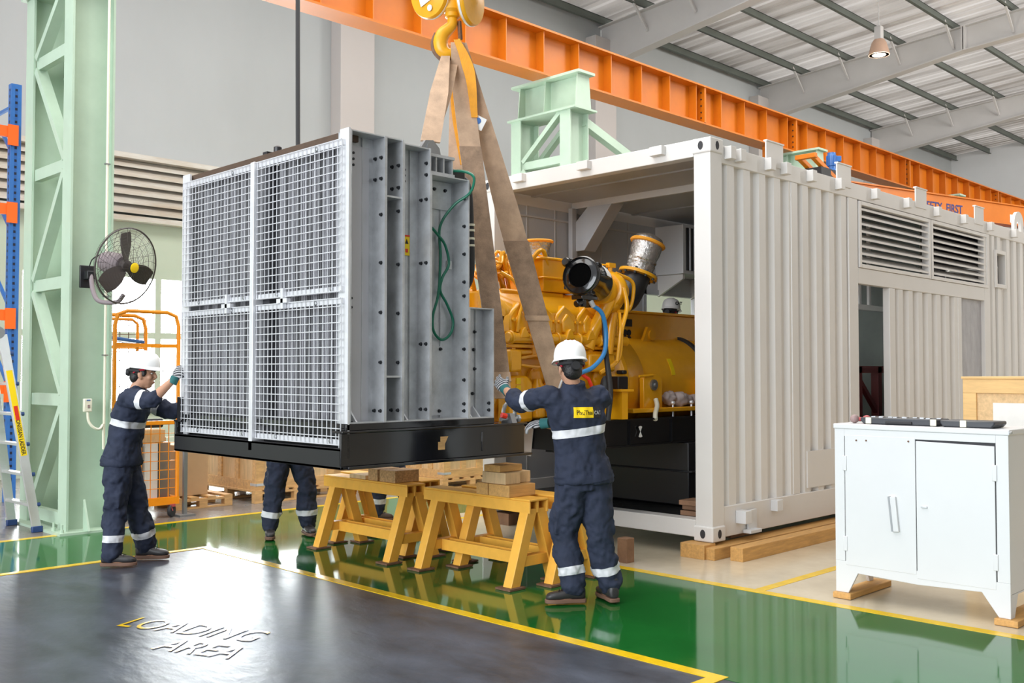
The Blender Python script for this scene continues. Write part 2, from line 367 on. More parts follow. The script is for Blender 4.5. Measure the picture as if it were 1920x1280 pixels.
# ------------------------------------------------------------------ mint lattice columns carrying the crane girder
def lattice_column(x, label, kick):
    t = thing('lattice_column', label, 'column', (x + .2, 10.45, 0), 'mint lattice crane columns')
    for y in (9.83, 10.87):
        mb = MB(); mb.box(x, x + .022, y, y + .21, .02, 5.5); mb.box(x + .40, x + .422, y, y + .21, .02, 5.5); mb.box(x + .02, x + .40, y + .098, y + .112, .02, 5.5)
        part('chord', mb, 'mint_steel', t, smooth=False)
    n = 0; z0 = .10
    for k in range(7):
        z = .06 + k * 1.165; mb = MB(); xa = x + .06
        if k < 5:
            mb.box(x + .03, x + .10, 10.04, 10.87, z, z + .12); part('lace_strut', mb, 'mint_steel', t, smooth=False)
            mb = MB(); mb.box(x + .33, x + .40, 10.04, 10.87, z, z + .12); part('lace_strut', mb, 'mint_steel', t, smooth=False)
        if k < 5:
            a, b = ((10.85, 10.06) if k % 2 == 0 else (10.06, 10.85)); zt = min(z + 1.165, 5.5)
            for xx in (x + .065, x + .365):
                mb = MB(); mb.bar((xx, a, z + .12), (xx, b, zt), .07, .11, (1, 0, 0)); part('lace_diagonal', mb, 'mint_steel', t, smooth=False)
    mb = MB(); mb.box(x - .10, x + .52, 9.72, 11.2, .0, .025); part('base_plate', mb, 'mint_steel', t, smooth=False)
    mb = MB(); mb.prism([(x + .16, 9.83, .025), (x + .16, 9.70, .025), (x + .16, 9.83, .32)], (.02, 0, 0)); part('stiffener', mb, 'mint_steel', t, smooth=False)
    for (bx, by) in ((x - .06, 9.77), (x + .40, 9.77), (x - .06, 9.98)):
        mb = MB(); mb.lathe([(.02, 0), (.02, .03), (.011, .03), (.011, .08)], (bx, by, .025), n=8); part('anchor_bolt', mb, 'mint_steel', t)
    # cap beam
    mb = MB(); mb.box(x - .05, x + .47, 9.70, 11.12, 5.50, 5.53); mb.box(x + .02, x + .40, 9.68, 11.1, 6.04, 6.08); mb.box(x + .19, x + .23, 9.775, 11.09, 5.531, 6.039)
    for y in (9.75, 10.4, 10.95): mb.prism([(x + .03, y, 5.53), (x + .39, y, 5.53), (x + .34, y, 6.04), (x + .08, y, 6.04)], (0, .02, 0))
    part('cap_beam', mb, 'mint_steel', t, smooth=False)
    if kick:
        mb = MB(); mb.bar((x + .40, 9.92, 5.38), (x + 2.6, 9.92, 4.66), .13, .13); part('knee_brace', mb, 'mint_steel', t, smooth=False)
    return t
lattice_column(3.77, 'mint green lattice column beside the wall fan, standing behind the ladder', False)
lattice_column(11.06, 'mint green lattice column standing behind the white container near the lifting slings', True)
lattice_column(18.36, 'mint green lattice column whose top shows over the container left of the blue motor', False)
lattice_column(25.65, 'mint green lattice column whose top shows over the container by the SAFETY FIRST beam', False)

# orange crane girder along the hall
t = thing('crane_girder', 'long orange riveted steel crane runway girder with vertical stiffeners below the roof', 'girder', (15, 10.45, 6.08))
mb = MB(); mb.box(-2, 40, 10.25, 10.62, 6.08, 6.11); part('bottom_flange', mb, 'orange_steel', t, smooth=False)
mb = MB(); mb.box(-2, 40, 10.22, 10.65, 6.75, 6.78); mb.box(-2, 40, 10.40, 10.46, 6.78, 6.83); part('top_flange', mb, 'orange_steel', t, smooth=False)
mb = MB(); mb.box(-2, 40, 10.42, 10.44, 6.11, 6.75); part('web', mb, 'orange_steel', t, smooth=False)
k = 0; x = 4.5; proto = None
while x < 39.8:
    if proto is None:
        mb = MB(); mb.box(x, x + .016, 10.26, 10.42, 6.11, 6.75); proto = part('stiffener', mb, 'orange_steel', t, smooth=False); px0 = x
    else: clone(proto, t, (x - px0, 0, 0))
    x += .805; k += 1
for x in (15.2, 18.5, 24.0, 30.0):
    mb = MB(); mb.box(x, x + .05, 10.24, 10.42, 6.11, 6.75); sp = part('splice_plate', mb, 'orange_steel', t, smooth=False)
    mb = MB()
    for z in (6.2, 6.3, 6.42, 6.54, 6.66): mb.lathe([(.014, 0), (.014, .015)], (x, 10.31, z), (-1, 0, 0), 8)
    part('bolt_row', mb, 'bolt_black', sp)

# second crane beam with lettering, lower, at an angle
d = V((.970, -.242, 0)); nrm = V((-.242, -.970, 0)); A = V((20.2, 10.05, 5.2))
t = thing('hoist_beam', 'orange hoist beam lettered SAFETY FIRST above the far end of the container', 'beam', A)
B = A + d * 12
def along(a, b, off, z0, z1, th, m, n):
    p = A + d * a + nrm * off; q = A + d * b + nrm * off; mb = MB(); mb.obox((p + q) / 2 + V((0, 0, (z0 + z1) / 2)), (d, nrm, (0, 0, 1)), ((b - a) / 2, th / 2, (z1 - z0) / 2)); return part(n, mb, m, t, smooth=False)
along(0, 12, 0, .0, .46, .12, 'orange_steel', 'beam_web'); along(0, 12, 0, -.03, .0, .30, 'orange_steel', 'bottom_flange'); along(0, 12, 0, .46, .49, .22, 'orange_steel', 'top_flange')
along(0, 12, .02, -.42, -.2, .30, 'orange_steel', 'lower_rail')
lettering('lettering', 'SAFETY  FIRST', .28, A + d * 2.39 + nrm * .064 + V((0, 0, .10)), d, (0, 0, 1), 'ink_blue', t, .004, .005, .92)
pl = along(5.86, 6.32, .066, .04, .24, .008, 'paper', 'sign_plate')
lettering('lettering', 'AIC', .18, A + d * 5.9 + nrm * .072 + V((0, 0, .075)), d, (.25, 0, 1), 'ink_blue', pl, .003, .008, .85)

# blue motor on its carriage
t = thing('hoist_motor', 'blue electric motor standing on an orange carriage behind the container roof edge', 'motor', (17.98, 9.2, 5.2))
mb = MB(); mb.lathe([(.11, .0), (.12, .02), (.12, .05), (.08, .08), (.08, .13), (.09, .14), (.09, .34), (.08, .36), (.08, .40), (.02, .41)], (17.98, 9.2, 5.42), n=16); part('motor_housing', mb, 'motor_blue', t)
for k in range(14):
    a = k / 14 * 6.283; mb = MB(); mb.obox((17.98 + .092 * math.cos(a), 9.2 + .092 * math.sin(a), 5.66), ((math.cos(a), math.sin(a), 0), (-math.sin(a), math.cos(a), 0), (0, 0, 1)), (.010, .004, .10)); part('cooling_fin', mb, 'motor_blue', t, smooth=False)
mb = MB(); mb.obox((18.07, 9.11, 5.70), ((.7, -.7, 0), (.7, .7, 0), (0, 0, 1)), (.05, .05, .055)); part('terminal_box', mb, 'motor_blue', t, bevel=.01)
mb = MB(); mb.box(17.2, 18.3, 9.0, 10.5, 5.2, 5.42); part('carriage_frame', mb, 'black_satin', t, bevel=.01)
mb = MB(); mb.bar((17.0, 9.35, 5.60), (17.8, 9.3, 5.25), .09, .09); mb.bar((17.0, 9.08, 5.60), (17.8, 9.03, 5.25), .09, .09); mb.bar((17.0, 9.0, 5.60), (17.0, 9.42, 5.60), .09, .09); part('carriage_arm', mb, 'orange_steel', t, bevel=.01)

mb = MB(); mb.box(17.55, 17.62, 10.36, 10.46, 5.42, 6.08); part('hanger', mb, 'orange_steel', t, smooth=False)
# hanging high-bay lamp
t = thing('high_bay_lamp', 'bell-shaped high bay lamp, lit, hanging below the roof sheets', 'lamp', (22.3, 10.2, 8.95))
o_ = V((22.3, 10.2, 8.95))
mb = MB(); mb.lathe([(.235, 0), (.24, .02), (.17, .28), (.12, .36), (.08, .37), (.08, .36), (.11, .34), (.16, .27), (.225, .02), (.225, 0)], o_, n=28); part('lamp_shade', mb, 'lamp_shade', t)
mb = MB(); mb.lathe([(.001, .02), (.222, .025), (.15, -.0), (.001, -.02)], o_, n=24); part('lamp_glass', mb, 'lamp_glow', t)
mb = MB(); mb.box(22.22, 22.38, 10.12, 10.28, 9.32, 9.62); part('ballast_box', mb, 'rafter_paint', t, bevel=.01)
mb = MB(); mb.tube([(22.3, 10.2, 9.62), (22.3, 10.2, 10.3)], .012, 6); part('hanger_rod', mb, 'rafter_paint', t)
pl_ = bpy.data.lights.new('high_bay_lamp_light', 'POINT'); pl_.energy = 60; pl_.shadow_soft_size = .15; pl_.color = (1, .96, .85)
plo = bpy.data.objects.new('high_bay_lamp_light', pl_); C.objects.link(plo); plo.location = (22.3, 10.2, 8.85)
# ------------------------------------------------------------------ radiator package hanging from the hook
HOSE = [(4.775, 5.215, 2.82), (4.71, 5.30, 2.745), (4.643, 5.37, 2.593), (4.649, 5.37, 2.383), (4.629, 5.37, 2.115), (4.580, 5.37, 1.961), (4.585, 5.37, 1.848), (4.660, 5.37, 1.786), (4.746, 5.37, 1.834), (4.767, 5.37, 1.930), (4.710, 5.37, 2.043), (4.649, 5.372, 2.135), (4.659, 5.36, 2.231), (4.719, 5.36, 2.332), (4.679, 5.355, 2.462), (4.608, 5.355, 2.532), (4.55, 5.35, 2.575)]
t = rad = thing('radiator_package', 'tall galvanised radiator package with wire guards on a black base, hanging from slings', 'radiator', (4.55, 6.35, .935))
def P(n, mb, m, par=None, **k): return part(n, mb, m, par or rad, **k)
Y0, Y1 = 5.23, 7.485; XF = 3.75
# black base
mb = MB(); mb.box(3.70, 3.72, Y0, Y1, .935, 1.07); mb.box(3.70, 3.84, Y0, Y1, 1.05, 1.07); mb.box(3.70, 3.84, Y0, Y1, .935, .955); P('base_channel', mb, 'black_satin', bevel=.004, label='black front channel of the base')
for y, s in ((Y0, 1), (Y1 - .02, -1)):
    mb = MB(); mb.box(3.70, 5.36, y, y + .02, .955, 1.165); mb.box(3.70, 5.38, y - .015 if s > 0 else y - .08, y + .10 if s > 0 else y + .035, 1.165, 1.18); mb.box(3.74, 5.42, y - .03 if s > 0 else y - .08, y + .10 if s > 0 else y + .05, .935, .955)
    mb.box(4.92, 4.935, y - .006 if s > 0 else y, y + .02, .99, 1.13)
    b = P('base_side_beam', mb, 'black_gloss', bevel=.003, label='gloss black side beam of the base')
    if s > 0:
        mb = MB(); mb.prism([(4.51, y - .003, 1.02), (4.57, y - .003, 1.02), (4.57, y - .003, 1.06), (4.60, y - .003, 1.11), (4.53, y - .003, 1.11), (4.53, y - .003, 1.075), (4.51, y - .003, 1.075)], (0, .004, 0)); part('cut_out', mb, 'wood_light', b, smooth=False, label='small stepped slot')
mb = MB(); mb.box(5.28, 5.36, Y0 + .02, Y1 - .02, .955, 1.165); mb.box(5.20, 5.38, Y0 + .02, Y1 - .02, 1.165, 1.18); P('base_cross_member', mb, 'black_gloss', bevel=.003)
mb = MB(); mb.box(3.74, 5.05, Y0 + .0, Y1 - .0, 1.18, 1.225); P('base_plate', mb, 'black_gloss', bevel=.004)
mb = MB(); mb.box(3.80, 3.82, Y0 + .04, Y1 - .04, 1.05, 1.24); P('kick_plate', mb, 'black_satin', label='dark recessed panel under the guards')
for y in (5.75, 6.55, 7.0):
    mb = MB(); mb.lathe([(.035, 0), (.035, .012), (.02, .012), (.02, .045), (.012, .05)], (3.80, y, 1.12), (-1, 0, 0), 12); P('drain_plug', mb, 'bolt_black')
# front posts and the core
for y0, y1 in ((Y0, Y0 + .10), (Y1 - .12, Y1)):
    mb = MB(); mb.box(3.75, 3.765, y0, y1, 1.0, 3.13); P('front_post', mb, 'galvanised_bright', label='pale galvanised corner post')
mb = MB(); mb.box(3.70, 3.80, 6.31, 6.36, 1.0, 3.06); P('centre_post', mb, 'galvanised_bright', bevel=.003)
mb = MB(); mb.box(3.78, 3.95, 6.22, 6.31, 1.2, 3.04); P('core_divider', mb, 'seam_dark', smooth=False, label='dark gap between the two cores')
for y0, y1 in ((Y0 + .12, 6.22), (6.34, Y1 - .12)):
    mb = MB(); mb.box(3.86, 4.0, y0, y1, 1.22, 3.05); core = P('radiator_core', mb, 'core_tubes', smooth=False, label='grey finned radiator core')
    mb = MB(); y = y0 + .02
    while y < y1 - .015: mb.box(3.835, 3.86, y, y + .010, 1.22, 3.05); y += .021
    part('fin_pack', mb, 'core_fins', core, smooth=False)
mb = MB(); mb.box(3.765, 4.72, Y1 - .06, Y1 - .02, 1.2, 3.1); P('far_side_panel', mb, 'galvanised', smooth=False)
mb = MB(); mb.box(4.0, 4.72, 5.42, 7.40, 1.2, 3.03); P('cooler_body', mb, 'galvanised')
mb = MB(); mb.box(4.72, 4.95, 5.50, 7.2, 1.25, 2.9); P('fan_shroud', mb, 'galvanised')
mb = MB(); mb.box(3.78, 3.90, Y0 + .1, Y1 - .05, 3.07, 3.125); P('top_bar', mb, 'boot_brown', bevel=.004, label='dark brown bar across the top front')
mb = MB(); mb.box(3.80, 3.90, 6.30, 6.36, 3.12, 3.15); mb.lathe([(.03, 0), (.03, .05), (.014, .06)], (3.85, 6.24, 3.125), n=10); P('top_clamp', mb, 'black_satin')
# four wire guards
def guard(y0, y1, z0, z1):
    mb = MB(); x = 3.725
    w = .0028
    n = round((y1 - y0) / .051); m = round((z1 - z0) / .052)
    for i in range(n + 1):
        y = y0 + (y1 - y0) * i / n; mb.box(x - w, x + w, y - w, y + w, z0, z1)
    for j in range(m + 1):
        z = z0 + (z1 - z0) * j / m; mb.box(x - 3 * w, x - w, y0, y1, z - w, z + w)
    g = P('wire_guard', mb, 'wire_zinc', smooth=False, label='pale welded wire mesh guard')
    
    for zz in (z0 - .004, z1 - .035):
        fr = MB(); fr.box(3.735, 3.75, y0, y1, zz, zz + .037); part('guard_rail', fr, 'galvanised_bright', g, smooth=False)
    for (yy, zz) in ((y0 + .12, z0 + .02), (y1 - .25, z0 + .02), (y0 + .3, z1 - .02)):
        b = MB(); b.lathe([(.016, 0), (.016, .008), (.008, .012)], (3.735, yy, zz), (-1, 0, 0), 8); part('guard_clip', b, 'steel_grey', g)
guard(5.27, 6.30, 1.09, 2.03); guard(5.27, 6.30, 2.075, 3.055); guard(6.37, 7.42, 1.09, 2.03); guard(6.37, 7.42, 2.075, 3.055)
for y in (5.92, 6.68):
    mb = MB(); mb.box(3.70, 3.73, y, y + .03, 1.99, 2.13); mb.box(3.70, 3.73, y - .05, y + .08, 2.03, 2.06); P('guard_latch', mb, 'galvanised_bright', smooth=False)
# right side, seen face on: channels, web behind and flanges out
def channel(x0, x1, z0, z1, yw=5.36, cap=True, left=True):
    mb = MB(); mb.box(x0, x1, yw, yw + .008, z0, z1); mb.box(x1 - .010, x1, Y0, yw, z0, z1)
    if left: mb.box(x0, x0 + .010, Y0, yw, z0, z1)
    mb.box(x0 + (x1 - x0) * .62, x0 + (x1 - x0) * .62 + .006, yw - .012, yw, z0, z1)
    if cap: mb.box(x0, x1, Y0 + .005, yw, z1 - .008, z1)
    mb.box(x0, x1, Y0 + .005, yw, z0, z0 + .008)
    return P('side_channel', mb, 'galvanised', smooth=False, label='galvanised channel on the near side')
channel(3.765, 4.05, 1.225, 3.12); channel(4.05, 4.20, 1.225, 3.12, 5.40); channel(4.20, 4.44, 1.225, 3.10)
channel(4.44, 4.80, 1.225, 2.93, 5.40); channel(4.80, 5.045, 1.225, 2.02, 5.34)
for z in (2.72, 1.52):
    mb = MB(); mb.box(4.05, 4.20, Y0 + .01, 5.40, z, z + .012); P('shelf_plate', mb, 'galvanised', smooth=False)
for z in (1.85, 2.36):
    mb = MB(); mb.box(4.06, 4.12, 5.375, 5.40, z, z + .16); P('cover_plate', mb, 'galvanised', smooth=False)
mb = MB(); mb.box(4.44, 4.68, 5.385, 5.40, 1.25, 1.74); mb.box(4.53, 4.62, 5.375, 5.385, 1.42, 1.56); P('cover_plate', mb, 'galvanised', smooth=False)
mb = MB(); mb.box(4.46, 4.76, 5.385, 5.40, 2.72, 2.92); P('cover_plate', mb, 'galvanised', smooth=False)
bp = None
def bolt(x, y, z, ax):
    global bp, bp0
    if bp is None or bp.get(ax) is None:
        mb = MB(); mb.lathe([(.014, 0), (.014, .004), (.0095, .004), (.0095, .016)], (x, y, z), ax, 6); o = P('bolt', mb, 'bolt_black', smooth=False)
        bp = bp or {}; bp[ax] = (o, V((x, y, z)))
    else: clone(bp[ax][0], rad, V((x, y, z)) - bp[ax][1])
WEB = (0, -1, 0); FL = (-1, 0, 0)
for z in (3.00, 2.96, 2.92): bolt(3.87, 5.36, z, WEB); bolt(4.30, 5.36, z - .05, WEB)
for z in (1.98, 2.04): bolt(3.86, 5.36, z, WEB); bolt(4.29, 5.36, z - .01, WEB)
for z in (1.30, 1.62, 1.95, 2.28, 2.60, 2.84, 2.98): bolt(4.04, 5.265, z, FL)
for z in (1.30, 2.84, 2.98): bolt(4.04, 5.33, z, FL)
for z in (1.30, 1.62, 1.95, 2.28, 2.64, 2.80, 2.95): bolt(4.19, 5.27, z, FL)
for z in (1.30, 2.80, 2.95): bolt(4.19, 5.34, z, FL)
for z in (1.30, 1.75, 2.31, 2.75, 2.92, 3.0): bolt(4.43, 5.265, z, FL)
for z in (1.30, 1.75, 2.31, 2.75): bolt(4.43, 5.32, z, FL)
for z in (1.28, 1.33, 1.50, 1.72, 1.93, 2.1, 2.2, 2.4, 2.6, 2.8): bolt(4.79, 5.27, z, FL)
for (x, z) in ((4.08, 1.6), (4.08, 2.2), (4.09, 2.6), (4.08, 2.85)): bolt(x, 5.40, z, WEB)
for (x, z) in ((4.50, 2.86), (4.60, 2.86), (4.70, 2.86), (4.55, 1.61), (4.55, 1.38), (4.66, 1.72), (4.65, 1.28)): bolt(x, 5.385, z, WEB)
for (x, z) in ((4.84, 1.98), (4.95, 1.85), (4.84, 1.74), (4.94, 1.72), (4.95, 1.58), (4.84, 1.40), (4.93, 1.40)): bolt(x, 5.34, z, WEB)
for z in (1.28, 1.33): bolt(5.035, 5.27, z, FL)
# foot gussets
for x in (3.84, 4.26, 4.85, 4.93):
    mb = MB(); mb.prism([(x, 5.34, 1.23), (x, 5.26, 1.23), (x, 5.34, 1.31)], (.012, 0, 0)); P('gusset', mb, 'galvanised_bright', smooth=False)
# labels
mb = MB(); mb.box(4.295, 4.35, 5.350, 5.356, 2.36, 2.50); lb = P('warning_label', mb, 'label_yellow', smooth=False, label='yellow warning label')
mb = MB(); mb.box(4.295, 4.35, 5.348, 5.351, 2.49, 2.50); part('warning_stripe', mb, 'label_red', lb, smooth=False)
mb = MB(); mb.prism([(4.312, 5.348, 2.38), (4.333, 5.348, 2.38), (4.333, 5.348, 2.405), (4.312, 5.348, 2.405)], (0, .002, 0)); part('warning_mark', mb, 'label_red', lb, smooth=False)
mb = MB(); mb.prism([(4.308, 5.349, 2.44), (4.338, 5.349, 2.44), (4.323, 5.349, 2.475)], (0, .002, 0)); part('warning_triangle', mb, 'ink_black', lb, smooth=False)
mb = MB(); mb.box(4.73, 4.775, 5.392, 5.396, 2.30, 2.36); P('maker_label', mb, 'paper', smooth=False, label='small white label')
# lifting lug bracket on the top right
mb = MB(); mb.box(4.46, 4.72, 5.30, 5.55, 2.94, 2.965); mb.box(4.46, 4.72, 5.30, 5.55, 3.07, 3.09)
for x in (4.47, 4.55, 4.62, 4.70): mb.box(x, x + .012, 5.31, 5.55, 2.96, 3.07)
br = P('lifting_bracket', mb, 'galvanised', smooth=False)
lug = MB(); lg = [(4.50, 5.42, 3.09), (4.50, 5.42, 3.14), (4.55, 5.42, 3.21), (4.62, 5.42, 3.22), (4.68, 5.42, 3.17), (4.70, 5.42, 3.09)]
lug.prism(lg, (0, .03, 0)); lug.lathe([(.045, -.01), (.045, .04)], (4.60, 5.42, 3.16), (0, 1, 0), 16); part('lifting_eye', lug, 'steel_grey', br)
mb = MB(); mb.box(4.70, 4.86, 5.34, 5.5, 2.93, 3.02); P('breather_cap', mb, 'black_satin', bevel=.01)
# hoses
px = [(4.70, 5.42, 3.0), (4.77, 5.29, 3.0), (4.81, 5.205, 2.96), (4.81, 5.20, 2.89)] + HOSE
mb = MB(); mb.tube(px, .010, 8, smooth=6); P('drain_hose', mb, 'green_hose', label='thin green hose looped on the side')
mb = MB(); mb.tube([(4.78, 5.45, 2.985), (4.86, 5.40, 2.98), (4.90, 5.35, 2.90), (4.905, 5.33, 2.6), (4.905, 5.33, 2.25), (4.88, 5.42, 2.12)], .024, 10, smooth=6); ho = P('coolant_hose', mb, 'black_rubber', label='black hose')
for z in (2.47, 2.52, 2.58, 2.62):
    mb = MB(); mb.lathe([(.029, 0), (.029, .016)], (4.905, 5.33, z), n=14); part('hose_band', mb, 'ivory_plastic', ho)
mb = MB(); mb.box(3.735, 3.752, Y1 - .05, Y1 + .03, 1.07, 1.36); P('edge_guard', mb, 'black_satin', bevel=.003)

# ------------------------------------------------------------------ hook block, slings, shackles, cable
r_ = V((.707, -.707, 0)); u_ = V((0, 0, 1)); n_ = V((-.707, -.707, 0)); HC = V((5.2, 5.9, 4.22))
def hp(a, b, c=0): return HC + r_ * a + u_ * b + n_ * c
hk = thing('crane_hook', 'yellow crane hook block with two sheave guards holding the lifting slings', 'hook', hp(0, .55))
pts = [hp(.02, .20), hp(.018, .11), hp(-.01, .07), hp(-.055, .025), hp(-.075, -.04), hp(-.06, -.105), hp(-.012, -.135), hp(.04, -.115), hp(.068, -.065), hp(.078, -.015)]
mb = MB(); mb.tube(pts, [.04, .042, .048, .056, .060, .058, .050, .038, .026, .014], 14, smooth=4); h = part('hook', mb, 'crane_yellow', hk)
mb = MB(); mb.tube([hp(-.115, .035), hp(-.133, -.04), hp(-.118, -.115), hp(-.055, -.18), hp(.005, -.188), hp(.05, -.168)], [.012, .02, .022, .022, .02, .012], 8, smooth=4); part('worn_back', mb, 'rust', h, label='bare rusted back of the hook')
mb = MB(); mb.lathe([(.045, -.04), (.06, -.03), (.06, .0), (.085, .02), (.085, .09), (.065, .10), (.065, .25)], hp(.02, .19), n=18); part('swivel', mb, 'crane_yellow', hk)
mb = MB(); mb.obox(hp(.02, .40), (r_, n_, u_), (.15, .06, .07)); part('cross_head', mb, 'crane_yellow', hk, bevel=.015)
mb = MB(); mb.bar(hp(.075, .13), hp(.085, -.02), .03, .02); part('safety_latch', mb, 'rust', hk)
for sgn, a0, b0_ in ((-1, -.155, .355), (1, .165, .30)):
    c = hp(a0, b0_); ax = ((r_ * -.62 + n_ * .75 - u_ * .12) if sgn < 0 else (r_ * .90 + n_ * .40 - u_ * .05)).normalized()
    mb = MB(); mb.lathe([(.03, -.05), (.17, -.045), (.20, -.03), (.20, .015), (.19, .03), (.05, .045), (.03, .055)], c, ax, 36, ref=(0, 0, 1)); g = part('sheave_guard', mb, 'crane_yellow', hk)
    mb = MB(); mb.lathe([(.202, -.02), (.204, .0)], c, ax, 36, ref=(0, 0, 1)); part('sheave_rim', mb, 'galvanised_bright', g)
    if sgn < 0:
        a, b = perp(ax, (0, 0, 1)); up_ = b if b.z > 0 else -b; sd_ = a if a.dot(r_) > 0 else -a; cc = c + ax * .046
        mb = MB(); mb.prism([cc + sd_ * x_ + up_ * z_ for x_, z_ in ((-.09, -.01), (-.07, -.10), (.06, -.06), (.06, .05), (-.05, .06))], ax * .004); lp = part('load_plate', mb, 'paper', g, smooth=False, label='white load plate')
        mb = MB()
        for k in range(10):
            t0 = 2.6 + k * .46; t1 = t0 + .47; q = lambda tt: cc + ax * .006 - up_ * .015 + (sd_ * math.cos(tt) + up_ * math.sin(tt)) * .03
            mb.bar(q(t0), q(t1), .004, .018, ax)
        part('load_mark', mb, 'ink_blue', lp, smooth=False)
        mb = MB(); mb.lathe([(.025, 0), (.025, .004)], cc - up_ * .125 + sd_ * .02 - ax * .002, ax, 14); part('round_sticker', mb, 'paper', g)
for a in (-.06, .1):
    mb = MB(); mb.tube([hp(a, .45), hp(a, 4.0)], .011, 8); part('hoist_rope', mb, 'steel_grey', hk)

def strap(name, label, pts, w, wv, m, th=.014, sleeve=None, twist=None, worn='sling_worn'):
    """one flat web strap: pts down its length, wv the direction of its width at top and bottom"""
    P_ = [V(p) for p in pts]; P_ = curve(P_, 1, 8)[0] if len(P_) > 2 else P_; n = 24; L = []; W = []
    for k in range(n + 1):
        f = k / n * (len(P_) - 1); i = min(int(f), len(P_) - 2); q = P_[i].lerp(P_[i + 1], f - i); L.append(q)
        ww = w[0] * (1 - k / n) + w[1] * k / n if not isinstance(w, float) else w
        if isinstance(w, tuple) and len(w) == 3: ww = w[0] + (w[1] - w[0]) * min(1, k / n * 2.2) + (w[2] - w[1]) * max(0, (k / n - .55) / .45)
        W.append((V(wv[0]).lerp(V(wv[1]), k / n)).normalized() * ww)
    mb = MB(); mb.ribbon(L, W, th); o = solo(name, mb, m, label, 'sling', P_[-1], smooth=True)
    if sleeve:
        a, b = int(sleeve[0] * n), int(sleeve[1] * n)
        mb = MB(); mb.ribbon(L[a:b + 1], [x * 1.05 for x in W[a:b + 1]], th + .012); sl = part('wear_sleeve', mb, worn, o)
        mb = MB(); mb.ribbon([L[b], L[b] + (L[b] - L[b - 1]) * .35], [W[b] * 1.1] * 2, th + .022); part('sleeve_hem', mb, m, sl)
    return o
RV = r_
strap('lifting_sling', 'brown web sling running from the hook down to the radiator top lug', [hp(-.03, -.17, .05), (4.61, 5.44, 3.21)], (.07, .14, .15), (RV, (.9, -.3, 0)), 'sling_web')
strap('lifting_sling', 'darker inner leg of the web sling at the radiator top lug', [hp(.025, -.14, -.03), (4.66, 5.50, 3.18)], (.10, .13, .13), (RV, (.6, .5, 0)), 'sling_web')
strap('lifting_sling', 'long brown web sling from the hook to the shackle on the radiator base end', [hp(.06, -.06, .06), hp(.13, -.62, .06), (5.21, 5.30, 1.36)], (.10, .165, .13), (RV, (.75, -.5, 0)), 'sling_web', sleeve=(.60, .97))
strap('lifting_sling', 'long brown web sling sloping past the engine with a worn sleeve, ending behind the worker', [hp(.09, -.06, .05), (6.03, 5.47, 1.30)], (.09, .195, .15), (RV, (.8, -.6, 0)), 'sling_web', sleeve=(.56, .78))
strap('lifting_sling', 'short visible brown web sling going down behind the radiator top', [hp(.05, -.17, -.09), (5.30, 5.98, 1.30)], (.10, .12, .12), (RV, RV), 'sling_web')
os_ = strap('lifting_sling', 'orange round sling looped over the hook with a white tag', [hp(.06, -.05, .085), hp(.12, -.18, .08), hp(.17, -.36, .07), hp(.20, -.66, .06)], (.05, .09, .05), (RV, RV), 'sling_orange', .03)
mb = MB(); mb.obox(hp(.235, -.70, .06), (r_ + u_ * -.5, n_, u_ + r_ * .5), (.045, .002, .05)); tg = part('tag', mb, 'paper', os_, smooth=False, label='white tag')
mb = MB(); mb.lathe([(.026, 0), (.026, .003)], hp(.225, -.685, .062), n_, 14); part('tag_mark', mb, 'motor_blue', tg)
strap('lifting_sling', 'thin orange sling leg hanging between the brown slings under the hook', [hp(.02, -.17, .0), hp(.045, -.6, .0), hp(.10, -1.02, .0)], (.05, .06, .03), (RV, RV), 'sling_orange', .02)
def shackle(loc, label):
    t = thing('shackle', label, 'shackle', loc, 'bow shackles'); c = V(loc)
    mb = MB(); mb.tube([c + V((-.045, 0, .02)), c + V((-.06, 0, .08)), c + V((-.03, 0, .14)), c + V((.03, 0, .14)), c + V((.06, 0, .08)), c + V((.045, 0, .02))], .014, 8, smooth=4); part('bow', mb, 'steel_grey', t)
    mb = MB(); mb.tube([c + V((-.085, 0, .03)), c + V((.085, 0, .03))], .017, 10); mb.lathe([(.03, 0), (.03, .02)], c + V((.08, 0, .03)), (1, 0, 0), 6); part('pin', mb, 'galvanised', t)
    mb = MB(); mb.prism([c + V((-.025, -.06, -.0)), c + V((-.025, .06, 0)), c + V((-.025, .03, .07)), c + V((-.025, -.03, .07))], (.05, 0, 0)); part('pad_eye', mb, 'steel_grey', t)
    mb = MB(); mb.tube([c + V((-.10, -.02, .06)), c + V((-.06, -.03, .05))], .02, 8); part('safety_clip', mb, 'label_red', t)
    return t
shackle((5.24, 5.27, 1.18), 'steel bow shackle with red clip on the radiator base end')
shackle((6.04, 5.52, 1.147), 'steel bow shackle on the engine skid corner, behind the worker in front')
t = thing('pendant_cable', 'black pendant control cable hanging in front of the grey wall behind the radiator', 'cable', (6.05, 9.35, 1.3))
mb = MB(); mb.tube([(6.0, 9.38, 9.6), (6.02, 9.36, 5), (6.05, 9.35, 1.5)], .025, 8, smooth=3); part('cable', mb, 'black_rubber', t)
mb = MB(); mb.box(5.99, 6.11, 9.29, 9.41, 1.1, 1.5); part('push_button_box', mb, 'label_yellow', t, bevel=.015)
# ------------------------------------------------------------------ the white genset container
cx0, cx1, cy0, cy1, cz0, cz1 = 7.13, 19.0, 4.75, 7.56, .125, 3.56
t = con = thing('genset_container', 'long white corrugated steel container with open end, louvres and doorways, standing on timbers', 'container', (13, 6.15, .125))
def K(n, mb, m='container_white', par=None, **k):
    k.setdefault('smooth', False); return part(n, mb, m, par or con, **k)
